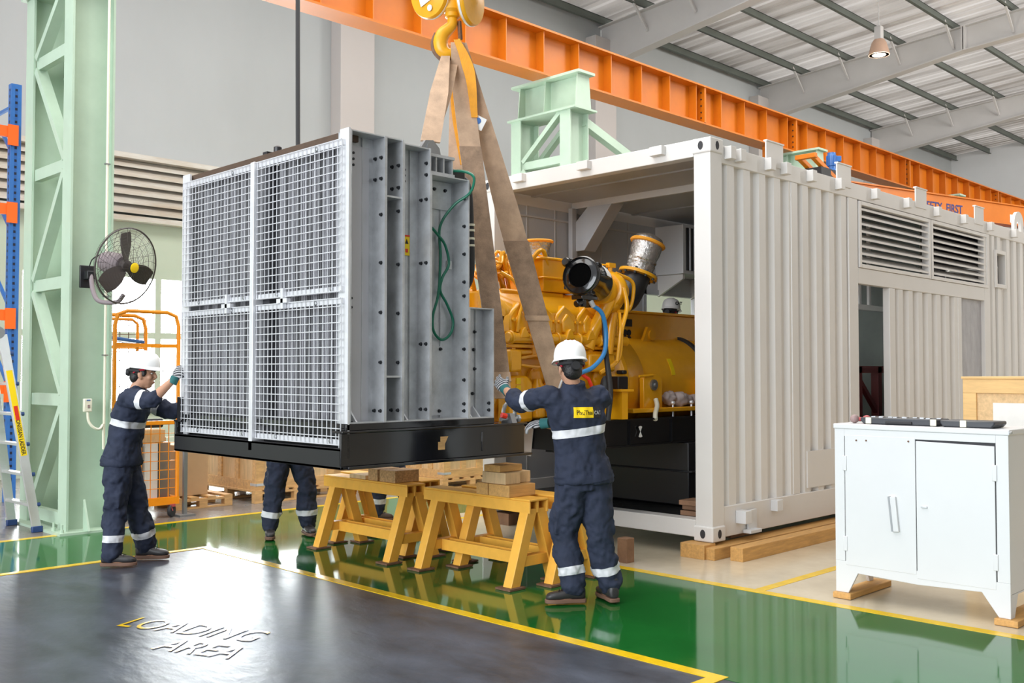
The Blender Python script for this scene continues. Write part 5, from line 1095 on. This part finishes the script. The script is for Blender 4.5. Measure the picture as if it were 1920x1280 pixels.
mb = MB(); mb.lathe([(.048, 0), (.048, .012), (.04, .016)], fc + fd * .10, fd, 24); bdg = part('badge', mb, 'label_yellow', fan)
mb = MB(); mb.lathe([(.049, .0), (.052, .004), (.049, .008)], fc + fd * .10, fd, 24); part('badge_ring', mb, 'ink_black', bdg)
mb = MB(); mb.tube([(3.92, 9.74, 2.58), (3.93, 9.66, 2.66), (4.0, 9.5, 2.70), (4.05, 9.45, 2.62)], .006, 6, smooth=5); part('power_lead', mb, 'black_rubber', fan)
# switch and conduit
t = thing('fan_switch', 'small ivory switch box with looped conduit on the green column', 'switch', (3.95, 9.83, 1.2))
mb = MB(); mb.box(3.91, 3.99, 9.79, 9.828, 1.17, 1.30); b = part('switch_box', mb, 'ivory_plastic', t, bevel=.008)
mb = MB(); mb.box(3.945, 3.965, 9.785, 9.79, 1.21, 1.24); part('rocker', mb, 'mallet_grey', b, smooth=False); mb = MB(); mb.box(3.935, 3.97, 9.787, 9.79, 1.28, 1.29); part('switch_mark', mb, 'motor_blue', b, smooth=False)
mb = MB(); mb.tube([(4.115, 9.81, 5.5), (4.115, 9.81, 1.15), (4.10, 9.80, 1.05), (4.06, 9.79, 1.0), (4.0, 9.79, 1.02), (3.96, 9.80, 1.08), (3.95, 9.805, 1.17)], .013, 10, smooth=5); cd = part('conduit', mb, 'ivory_plastic', t)
for z in (1.72, 2.3, 3.62):
    mb = MB(); mb.box(4.09, 4.14, 9.79, 9.828, z, z + .012); part('conduit_clip', mb, 'steel_grey', cd, smooth=False)
# ------------------------------------------------------------------ people
def remeshed(name, mb, m, parent, vox, smooth=4, wrinkle=None, label=None, off=None):
    """one continuous skin grown over overlapping solids"""
    o = part(name, mb, m, parent, label=label, loc=off)
    r = o.modifiers.new('remesh', 'REMESH'); r.mode = 'VOXEL'; r.voxel_size = vox; r.use_smooth_shade = True
    s = o.modifiers.new('smooth', 'SMOOTH'); s.factor = .5; s.iterations = smooth
    if wrinkle:
        for (sz, st, kind) in wrinkle:
            tx = bpy.data.textures.new('folds', kind)
            tx.noise_scale = sz
            if kind == 'CLOUDS': tx.noise_depth = 2
            else: tx.turbulence = 9; tx.noise_basis_2 = 'SIN'
            d = o.modifiers.new('folds', 'DISPLACE'); d.texture = tx; d.strength = st; d.mid_level = .5; d.texture_coords = 'LOCAL'
    me = evaluated_mesh(o); o.modifiers.clear(); old = o.data; o.data = me; bpy.data.meshes.remove(old); me.shade_smooth(); return o
import bmesh
def band(name, src, planes, m, parent, keep=None, lift=.003, label=None):
    """a strip of tape sewn on: the faces of src between two planes, lifted off it"""
    bm = bmesh.new(); bm.from_mesh(src.data); off = root_loc(parent)
    for (p, n) in planes:
        bmesh.ops.bisect_plane(bm, geom=bm.verts[:] + bm.edges[:] + bm.faces[:], plane_co=V(p) - off, plane_no=V(n), clear_inner=True)
    if keep:
        bad = [f for f in bm.faces if not keep(f.calc_center_median() + off)]; bmesh.ops.delete(bm, geom=bad, context='FACES')
    bm.normal_update()
    for v in bm.verts: v.co += v.normal * lift
    me = bpy.data.meshes.new(name); bm.to_mesh(me); bm.free(); me.shade_smooth()
    o = bpy.data.objects.new(name, me); C.objects.link(o); o.parent = parent; me.materials.append(MATS[m])
    if label: o['label'] = label
    return o
def limb(mb, pts, rad, n=14, sub=5): mb.tube(pts, rad, n, smooth=sub); mb.ell(pts[0], (rad[0],) * 3, 12, 8); mb.ell(pts[-1], (rad[-1],) * 3, 12, 8)
def hand(mb, w, d, nrm, thumb, curl, r=1.0, spread=.12, tcurl=.5):
    """palm and five bent fingers: w wrist, d to the knuckles, nrm out of the palm side, thumb towards the thumb side"""
    w, d = V(w), V(d).normalized(); nrm = V(nrm); nrm = (nrm - d * nrm.dot(d)).normalized(); s = d.cross(nrm).normalized()
    if s.dot(V(thumb)) < 0: s = -s
    mb.tube([w - d * .03, w + d * .012], [.029 * r, .028 * r], 12)
    mb.ell(w, (.030 * r, .030 * r, .030 * r), 12, 8)
    mb.ell(w + d * .05 + s * .004, (.043 * r, .053 * r, .018 * r), 16, 10, (s, d, nrm)); mb.ell(w + d * .035 + s * .024 + nrm * .006, (.022 * r, .034 * r, .019 * r), 12, 8, (s, d, nrm))
    for k, (off, L, rr) in enumerate(((.031, .074, .0092), (.0105, .083, .0095), (-.010, .077, .0090), (-.029, .060, .0080))):
        q = w + d * (.088 - abs(k - 1.3) * .004) + s * off; ang = curl[0]; ss = (off / .03) * spread; pts = [w + d * .05 + s * off * .8, q]; dd = d * math.cos(0) + s * ss
        for j, f in enumerate((.45, .31, .24)):
            a = sum(curl[:j + 1]) + .06 * (k - 1.5); v = (dd * math.cos(a) + nrm * math.sin(a)).normalized(); q = q + v * L * f; pts.append(q)
        mb.tube(pts, [rr * 1.1 * r, rr * 1.12 * r, rr * r, rr * .95 * r, rr * .82 * r], 10, smooth=3); mb.ell(pts[-1], (rr * .84 * r,) * 3, 8, 6)
    q = w + d * .022 + s * .026; p1 = q + (s * .72 + d * .55 + nrm * .25).normalized() * .034; p2 = p1 + (s * (.35) + d * .85 + nrm * tcurl).normalized() * .030; p3 = p2 + (d * .9 + nrm * (tcurl + .25) + s * .05).normalized() * .024
    mb.tube([w + d * .015 + s * .01, q, p1, p2, p3], [.014 * r, .0145 * r, .0118 * r, .011 * r, .0085 * r], 10, smooth=3); mb.ell(p3, (.0088 * r,) * 3, 8, 6)

def person(label, loc, J, face, heading, toes, hands, gloves=True, vox=.0075, sleeve=(.62, .62), boot='boot_leather', badge=False, helmet_mark=False, ear_strap='strap_red', hide_back=True):
    t = thing('person', label, 'person', loc, None)
    g = {k: V(v) for k, v in J.items()}
    F = V(heading).normalized(); L = V((-F.y, F.x, 0)); U = V((0, 0, 1))
    f = V(face).normalized(); hs = V((-f.y, f.x, 0)).normalized(); hu = f.cross(hs); hd = g['head']
    # --- body: one continuous skin
    mb = MB(); shl, shr, hip, ch, nk = g['shl'], g['shr'], g['hip'], g['chest'], g['neck']
    ax = (shl - shr).normalized()
    def ell_ring(c, a, b, side, frn, n=20): return [c + side * a * math.cos(k / n * 6.2832) + frn * b * math.sin(k / n * 6.2832) for k in range(n)]
    def torso(m_, sc, z_extra=0, hem=None):
        up = (nk - hip).normalized(); sd = (L * .5 + ax * .5).normalized(); fr = up.cross(sd) * -1
        fr = sd.cross(up) * -1 if False else V((F.x, F.y, 0)); rings = []
        st = [(-.10, .155, .115), (.0, .165, .12), (.15, .150, .108), (.28, .158, .115), (.42, .182, .125), (.52, .172, .112), (.575, .10, .085), (.61, .055, .055)]
        if hem is not None: st = [(hem, .172, .128), (.0, .170, .126)] + st[2:]
        H = (nk - hip).length
        for (h, a, b) in st:
            q = h / .61; c = hip.lerp(ch, q / .52) if q < .52 else ch.lerp(nk, (q - .52) / .48)
            s_ = (L * (1 - min(1, max(0, q))) + ax * min(1, max(0, q))).normalized(); s_.z *= .3; s_.normalize()
            rings.append(ell_ring(c, a * sc, b * sc, s_, F))
        m_.loft(rings)
    torso(mb, .90)
    for sd, sh, el, wr in (('l', shl, g['ell'], g['wrl']), ('r', shr, g['elr'], g['wrr'])):
        limb(mb, [sh, sh.lerp(el, .5), el, el.lerp(wr, .35), wr], [.052, .047, .039, .041, .027])
        w, d, n_r, th, cu = hands[sd]; hand(mb, wr, d, n_r, th, cu, .93)
    for kn, an, td, s_ in ((g['knl'], g['anl'], toes[0], 1), (g['knr'], g['anr'], toes[1], -1)):
        hp_ = hip + L * .085 * s_ - U * .04
        limb(mb, [hp_, hp_.lerp(kn, .5), kn, kn.lerp(an, .35), an], [.085, .074, .052, .053, .036]); td = V(td).normalized()
        mb.ell(an + td * .06 - U * .055, (.10, .04, .035), 12, 8, (td, V((-td.y, td.x, 0)), U))
    mb.tube([nk - U * .06, nk + U * .0, hd - hu * .05 - f * .01], [.065, .056, .054], 14)
    # head: cranium, cheeks, jaw, nose, brow, lips, ears
    h = lambda a, b, c: hd + hs * a + f * b + hu * c
    A3 = (hs, f, hu)
    mb.ell(h(0, -.012, .035), (.074, .092, .088), 20, 14, A3); mb.ell(h(0, .015, -.035), (.062, .070, .078), 18, 12, A3); mb.ell(h(0, .045, -.092), (.036, .034, .028), 14, 10, A3)
    mb.ell(h(0, .040, -.06), (.052, .046, .045), 14, 10, A3)
    mb.tube([h(0, .083, .018), h(0, .098, -.008), h(0, .106, -.028)], [.011, .013, .015], 10); mb.ell(h(.011, .094, -.034), (.010, .010, .008), 8, 6, A3); mb.ell(h(-.011, .094, -.034), (.010, .010, .008), 8, 6, A3)
    mb.ell(h(0, .076, .030), (.052, .014, .010), 14, 8, A3)
    for s_ in (1, -1):
        mb.ell(h(.036 * s_, .062, -.025), (.024, .022, .024), 10, 8, A3)
        mb.ell(h(.074 * s_, -.008, -.008), (.010, .020, .033), 10, 8, A3); mb.ell(h(.071 * s_, .002, -.035), (.010, .012, .014), 8, 6, A3)
    mb.ell(h(0, .084, -.060), (.024, .012, .007), 12, 6, A3); mb.ell(h(0, .083, -.071), (.021, .012, .008), 12, 6, A3)
    body = remeshed('body', mb, 'skin', t, vox, 3)
    for s_ in (1, -1):
        mb = MB(); mb.ell(h(.031 * s_, .0745, .008), (.0135, .009, .0065), 12, 8, A3); e = part('eye', mb, 'eye_white', t)
        mb = MB(); mb.ell(h(.031 * s_, .0805, .008), (.0055, .004, .0055), 10, 6, A3); part('iris', mb, 'ink_black', e)
        mb = MB(); mb.tube([h(.014 * s_, .090, .026), h(.033 * s_, .088, .032), h(.052 * s_, .074, .026)], [.004, .005, .003], 6, smooth=3); part('eyebrow', mb, 'hair_black', t)
    mb = MB(); mb.ell(h(0, .0925, -.064), (.021, .006, .0065), 12, 6, A3); part('mouth', mb, 'lip', t)
    mb = MB(); mb.ell(h(0, -.022, .03), (.081, .093, .088), 20, 14, A3); mb.ell(h(0, -.055, -.035), (.066, .050, .055), 16, 10, A3)
    for s_ in (1, -1): mb.ell(h(.070 * s_, .022, -.0), (.010, .014, .026), 8, 6, A3)
    remeshed('hair', mb, 'hair_black', t, .008, 2)
    # --- helmet
    c0 = h(0, -.004, .052); mb = MB(); rings = []
    prof = [(1.0, 0), (1.0, .03), (.97, .055), (.90, .082), (.76, .106), (.55, .122), (.30, .131), (.02, .134)]
    for q, z in prof: rings.append([c0 + hs * .108 * q * math.cos(k / 32 * 6.2832) + f * .130 * q * math.sin(k / 32 * 6.2832) + hu * z for k in range(32)])
    rings = [[c0 + (p - c0) * .95 - hu * .0 for p in rings[0]]] + rings
    mb.loft(rings)
    hm = part('helmet', mb, 'helmet_white', t)
    mb = MB(); r1 = []; r2 = []; r3 = []; r4 = []
    for k in range(40):
        a = k / 40 * 6.2832; e = max(0, math.sin(a)); ext = .012 + .042 * e ** 1.5; ca, sa = math.cos(a), math.sin(a); drop = -.006 - .010 * e
        r1.append(c0 + hs * .106 * ca + f * .128 * sa + hu * .012); r2.append(c0 + hs * (.108 + ext * .6) * ca + f * (.130 + ext) * sa + hu * drop)
        r3.append(c0 + hs * (.107 + ext * .6) * ca + f * (.129 + ext) * sa + hu * (drop - .005)); r4.append(c0 + hs * .104 * ca + f * .126 * sa + hu * .002)
    mb.loft([r1, r2, r3, r4, r1], cap=False); part('helmet_brim', mb, 'helmet_white', hm)
    mb = MB()
    for x_ in (-.028, 0, .028): mb.tube([c0 + hs * x_ + f * .125 * math.cos(a) + hu * (.126 * math.sin(a) + .006) for a in [.5 + j * .25 for j in range(9)]], .006, 8)
    part('helmet_ridge', mb, 'helmet_white', hm)
    mb = MB(); mb.tube([h(.086 * math.cos(a), -.01 + .104 * math.sin(a), .02) for a in [math.pi + j * .262 for j in range(13)]], .012, 8); sb = part('head_band', mb, 'black_rubber', hm)
    mb = MB(); mb.lathe([(.03, 0), (.034, .012), (.028, .03)], h(0, -.105, .0), -f, 16); part('ratchet_knob', mb, 'black_rubber', sb)
    mb = MB()
    for s_ in (1, -1): mb.tube([h(.088 * s_, .03, .035), h(.087 * s_, -.035, .022), h(.075 * s_, -.06, .0)], .006, 6)
    part('chin_strap', mb, ear_strap, sb)
    if helmet_mark:
        lettering('lettering', 'CAT', .052, c0 + (-hs * .0 if False else -f * 0) + helmet_mark[0] * .136 + hu * .045 - helmet_mark[1] * .05, helmet_mark[1], hu, 'ink_black', hm, .004, .002)
    # --- jacket
    mb = MB(); torso(mb, 1.16, hem=-.06)
    for sd, sh, el, wr, sl in (('l', shl, g['ell'], g['wrl'], sleeve[0]), ('r', shr, g['elr'], g['wrr'], sleeve[1])):
        inn = sh.lerp((shl + shr) / 2, .30) - U * .03; e2 = el.lerp(wr, sl)
        limb(mb, [inn, sh + U * .002, sh.lerp(el, .5), el, e2], [.088, .082, .075, .066, .062])
        dq = (e2 - el).normalized(); mb.tube([e2 - dq * .045, e2 - dq * .005], [.069, .067], 16)
    mb.tube([nk - U * .045, nk + U * .0 - F * .006, nk + U * .028 - F * .012], [.094, .082, .080], 18)
    jk = remeshed('jacket', mb, 'navy_cloth', t, .010, 3, [(.20, .024, 'CLOUDS'), (.11, .016, 'MARBLE'), (.05, .007, 'CLOUDS')])
    # waistband, chest and sleeve tapes
    up = (nk - hip).normalized(); b0 = hip + up * .265
    core = lambda p: (p - (hip + up * (p - hip).dot(up))).length < .215
    band('reflective_band', jk, [(b0, up), (b0 + up * .055, -up)], 'reflective', jk, lambda p: core(p) and min((p - g['ell']).length, (p - g['elr']).length) > .075, label='pale grey reflective band round the chest')
    w0 = hip - up * .045; band('waistband', jk, [(w0, up), (w0 + up * .05, -up)], 'navy_cloth', jk, core, .006)
    for sh, el in ((shl, g['ell']), (shr, g['elr'])):
        dd = (el - sh).normalized(); a0 = sh.lerp(el, .56); band('sleeve_band', jk, [(a0, dd), (a0 + dd * .05, -dd)], 'reflective', jk, lambda p, a0=a0: (p - a0).length < .12, label='pale grey reflective sleeve band')
    if badge:
        bm = bmesh.new()
        q = ch.lerp(nk, .42); mbb = MB(); rg = []; src = jk.data; off = root_loc(t)
        from mathutils.bvhtree import BVHTree
        bv = BVHTree.FromPolygons([v.co + off for v in src.vertices], [p.vertices for p in src.polygons]); bm.free()
        dn = -F; sdv = -L
        def hit(a, z, lift): 
            o_ = q + sdv * a + U * z + dn * .5; r_h = bv.ray_cast(o_, -dn); return (r_h[0] + dn * lift) if r_h[0] else q + sdv * a + U * z + dn * .13
        nx, nz = 12, 3; x0, x1, z0, z1 = badge; vs = [[hit(x0 + (x1 - x0) * i / nx, z0 + (z1 - z0) * j / nz, .004) for i in range(nx + 1)] for j in range(nz + 1)]
        vb = [[p + dn * -.003 for p in r] for r in vs]
        mbb.add([p for r in vs for p in r], [(j * (nx + 1) + i, j * (nx + 1) + i + 1, (j + 1) * (nx + 1) + i + 1, (j + 1) * (nx + 1) + i) for j in range(nz) for i in range(nx)])
        bd = part('back_badge', mbb, 'label_yellow', jk, label='yellow badge on the back')
        lt = lettering('lettering', 'PhuThai', .043, (0, 0, 0), (1, 0, 0), (0, 1, 0), 'ink_black', None, .001, .0004, .84)
        me = lt.data; xs_ = [v.co.x for v in me.vertices]; w_ = max(xs_)
        for v in me.vertices: p = hit(x0 + .018 + v.co.x, z0 + .020 + v.co.y, .006); v.co = p - off
        lt.parent = bd
        mbb = MB(); e0, e1 = x1 + .002, x1 + .055
        vs = [[hit(e0 + (e1 - e0) * i / 4, z0 + (z1 - z0) * j / 2, .004) for i in range(5)] for j in range(3)]
        mbb.add([p for r in vs for p in r], [(j * 5 + i, j * 5 + i + 1, (j + 1) * 5 + i + 1, (j + 1) * 5 + i) for j in range(2) for i in range(4)]); wb = part('back_badge', mbb, 'ink_black', jk, label='black end of the back badge')
        lt = lettering('lettering', 'CAT', .034, (0, 0, 0), (1, 0, 0), (0, 1, 0), 'paper', None, .001, .001, .8); me = lt.data
        for v in me.vertices: p = hit(e0 + .004 + v.co.x, z0 + .022 + v.co.y, .006); v.co = p - off
        lt.parent = wb
    # --- trousers
    mb = MB(); mb.loft([ell_ring(hip - U * .10, .160, .125, L, F), ell_ring(hip - U * .0, .166, .124, L, F), ell_ring(hip + U * .07, .160, .118, L, F)])
    for kn, an, s_ in ((g['knl'], g['anl'], 1), (g['knr'], g['anr'], -1)):
        hp_ = hip + L * .082 * s_ - U * .07; e = an + U * .015
        limb(mb, [hp_, hp_.lerp(kn, .5), kn, kn.lerp(e, .5), e], [.108, .102, .090, .090, .084])
        out = L * s_; mid = hp_.lerp(kn, .72); mb.obox(mid + out * .075, (out, (kn - hp_).normalized(), F), (.022, .085, .065))
    tr = remeshed('trousers', mb, 'navy_cloth', t, .011, 4, [(.18, .030, 'CLOUDS'), (.10, .018, 'MARBLE'), (.05, .009, 'CLOUDS')])
    for kn, an in ((g['knl'], g['anl']), (g['knr'], g['anr'])):
        dd = (kn - an).normalized(); a0 = an + dd * .085; band('leg_band', tr, [(a0, dd), (a0 + dd * .055, -dd)], 'reflective', tr, lambda p, a0=a0: (p - a0).length < .15, label='pale grey reflective leg band')
    mb = MB(); mb.ell(hip + L * .09 - F * .12 - U * .06, (.012, .012, .012)); 
    # --- boots
    for an, td in ((g['anl'], toes[0]), (g['anr'], toes[1])):
        td = V(td).normalized(); sx = V((-td.y, td.x, 0)); gz = an.z - .105; B = lambda a, b, c: V((an.x, an.y, gz)) + td * a + sx * b + U * c
        mb = MB(); rg = []
        for (x_, w_, z0, z1) in ((-.085, .022, .03, .10), (-.07, .036, .028, .12), (-.02, .040, .028, .12), (.03, .042, .028, .105), (.08, .046, .028, .085), (.125, .046, .028, .078), (.16, .040, .028, .070), (.182, .022, .03, .052)):
            zc = (z0 + z1) / 2; hz = (z1 - z0) / 2; rg.append([B(x_, w_ * math.copysign(abs(math.cos(a)) ** .6, math.cos(a)), zc + hz * math.copysign(abs(math.sin(a)) ** .7, math.sin(a))) for a in [k / 18 * 6.2832 for k in range(18)]])
        mb.loft(rg); mb.tube([B(-.03, 0, .08), B(-.032, 0, .165)], [.046, .048], 14); bt = remeshed('boot', mb, boot, t, .008, 2)
        mb = MB(); out = [(-.090, .022), (-.082, .036), (-.04, .040), (.02, .036), (.08, .047), (.13, .048), (.168, .038), (.188, .016)]; pl = [B(x_, w_, 0.004) for x_, w_ in out] + [B(x_, -w_, 0.004) for x_, w_ in out[::-1]]; mb.prism(pl, (0, 0, .027)); part('sole', mb, 'boot_sole', bt, bevel=.005)
        mb = MB()
        for k in range(4): mb.tube([B(.035 + k * .018, -.022, .104 - k * .007), B(.035 + k * .018, 0, .113 - k * .007), B(.045 + k * .018, .022, .104 - k * .007)], .003, 5)
        part('laces', mb, 'ink_black', bt)
    # --- gloves
    if gloves:
        for sd, wr in (('l', g['wrl']), ('r', g['wrr'])):
            w, d, n_r, th, cu = hands[sd]; mb = MB(); hand(mb, wr, d, n_r, th, cu, 1.12); gl = remeshed('glove', mb, 'glove_knit', t, .0045, 2)
            d = V(d).normalized(); mb = MB(); mb.tube([wr - d * .045, wr - d * .02, wr + d * .015], [.036, .035, .036], 16); part('cuff', mb, 'glove_teal', gl)
    return t

# worker pushing the left edge of the radiator
person('person in white helmet and navy workwear pushing the radiator left edge, seen from the side', (3.56, 7.94, 0),
    dict(hip=(3.505, 7.985, .86), chest=(3.535, 7.95, 1.14), neck=(3.575, 7.905, 1.415), head=(3.615, 7.865, 1.545), shl=(3.70, 8.07, 1.345), shr=(3.455, 7.79, 1.345),
         ell=(3.84, 7.90, 1.24), wrl=(3.88, 7.70, 1.235), elr=(3.545, 7.555, 1.335), wrr=(3.700, 7.490, 1.505), knl=(3.64, 8.02, .46), anl=(3.735, 8.03, .115), knr=(3.42, 7.93, .46), anr=(3.40, 7.91, .115)),
    (.78, -.62, -.10), (.74, -.67, 0), ((.74, -.67, 0), (.80, -.60, 0)),
    dict(l=(0, (.15, -1, .15), (.8, -.4, 0), (0, 0, 1), (.25, .35, .3)), r=(0, (.42, -.10, .92), (.55, .35, -.35), (0, -1, .2), (.55, .75, .5))), sleeve=(.72, .10))
# worker with his back to the camera
person('person in white helmet and navy workwear seen from behind, hand on the radiator right edge', (5.10, 4.44, 0),
    dict(hip=(5.115, 4.43, .87), chest=(5.085, 4.45, 1.16), neck=(5.045, 4.465, 1.465), head=(5.03, 4.475, 1.585), shl=(4.885, 4.555, 1.395), shr=(5.245, 4.375, 1.395),
         ell=(4.905, 4.835, 1.345), wrl=(4.975, 5.045, 1.435), elr=(5.20, 4.58, 1.16), wrr=(4.965, 4.665, 1.205), knl=(5.045, 4.54, .46), anl=(5.045, 4.47, .115), knr=(5.195, 4.37, .46), anr=(5.275, 4.335, .115)),
    (.50, .86, -.12), (.48, .88, 0), ((-.80, .60, 0), (.45, .89, 0)),
    dict(l=(0, (.10, .80, .50), (.9, .1, -.3), (0, -.4, 1), (.2, .35, .3)), r=(0, (-.35, .85, -.12), (.4, .2, -.9), (.9, .4, 0), (.4, .5, .4))), sleeve=(.42, .25), badge=(-.065, .075, -.035, .035))
# worker standing behind the radiator, legs in view
person('person in navy workwear behind the radiator, only both legs and dark shoes in view', (5.21, 8.20, 0),
    dict(hip=(5.21, 8.22, .90), chest=(5.21, 8.20, 1.18), neck=(5.20, 8.17, 1.47), head=(5.20, 8.14, 1.60), shl=(5.40, 8.10, 1.41), shr=(5.02, 8.24, 1.41), ell=(5.40, 7.95, 1.18), wrl=(5.25, 7.78, 1.22), elr=(4.92, 8.05, 1.18), wrr=(4.95, 7.80, 1.22),
         knl=(5.36, 8.14, .48), anl=(5.39, 8.16, .115), knr=(5.07, 8.21, .48), anr=(5.03, 8.24, .115)),
    (-.35, -.93, -.05), (-.35, -.93, 0), ((-.30, -.95, 0), (-.50, -.86, 0)),
    dict(l=(0, (-.3, -1, .3), (-.2, -.3, -1), (-1, 0, 0), (.3, .4, .3)), r=(0, (.2, -1, .3), (.2, -.3, -1), (1, 0, 0), (.3, .4, .3))), vox=.012)
person('person in navy workwear and brown shoes, one leg in view behind the left sawhorse', (6.42, 8.36, 0),
    dict(hip=(6.47, 8.30, .90), chest=(6.48, 8.30, 1.18), neck=(6.50, 8.28, 1.47), head=(6.52, 8.27, 1.60), shl=(6.62, 8.45, 1.41), shr=(6.34, 8.16, 1.41), ell=(6.72, 8.30, 1.18), wrl=(6.78, 8.12, 1.20), elr=(6.42, 7.98, 1.18), wrr=(6.55, 7.85, 1.22),
         knl=(6.55, 8.22, .48), anl=(6.68, 8.14, .115), knr=(6.37, 8.32, .48), anr=(6.365, 8.37, .115)),
    (.7, -.7, -.05), (.70, -.71, 0), ((.8, -.6, 0), (.76, -.65, 0)),
    dict(l=(0, (.6, -.8, .1), (0, 0, -1), (-.7, -.7, 0), (.3, .4, .3)), r=(0, (.6, -.8, .1), (0, 0, -1), (.7, .7, 0), (.3, .4, .3))), vox=.012, boot='boot_brown')
mb = MB(); mb.box(9.62, 10.4, 6.85, 7.42, .298, .612); solo('work_step', mb, 'black_satin', 'black step box inside the container under the worker behind the generator', 'step', (10, 7.14, .3), smooth=False, bevel=.01)
q5 = V((9.84, 7.14, .615)); D5 = lambda a, b, c: tuple(q5 + V((a, b, c)))
person('person whose white helmet shows over the yellow generator, in front of the wall opening', tuple(q5),
    dict(hip=D5(0, 0, .95), chest=D5(0, 0, 1.23), neck=D5(0, 0, 1.52), head=D5(.02, 0, 1.655), shl=D5(.0, .17, 1.46), shr=D5(.0, -.19, 1.46), ell=D5(.05, .20, 1.2), wrl=D5(.22, .1, 1.12), elr=D5(.03, -.24, 1.2), wrr=D5(.2, -.2, 1.1), knl=D5(0, .1, .5), anl=D5(0, .1, .115), knr=D5(0, -.1, .5), anr=D5(0, -.1, .115)),
    (.9, .25, -.1), (1, 0, 0), ((1, .1, 0), (1, -.1, 0)),
    dict(l=(0, (1, -.2, 0), (0, 0, -1), (0, -1, 0), (.3, .4, .3)), r=(0, (1, .2, 0), (0, 0, -1), (0, 1, 0), (.3, .4, .3))), vox=.012, helmet_mark=(V((-.25, -.97, 0)).normalized(), V((.97, -.25, 0)).normalized()))
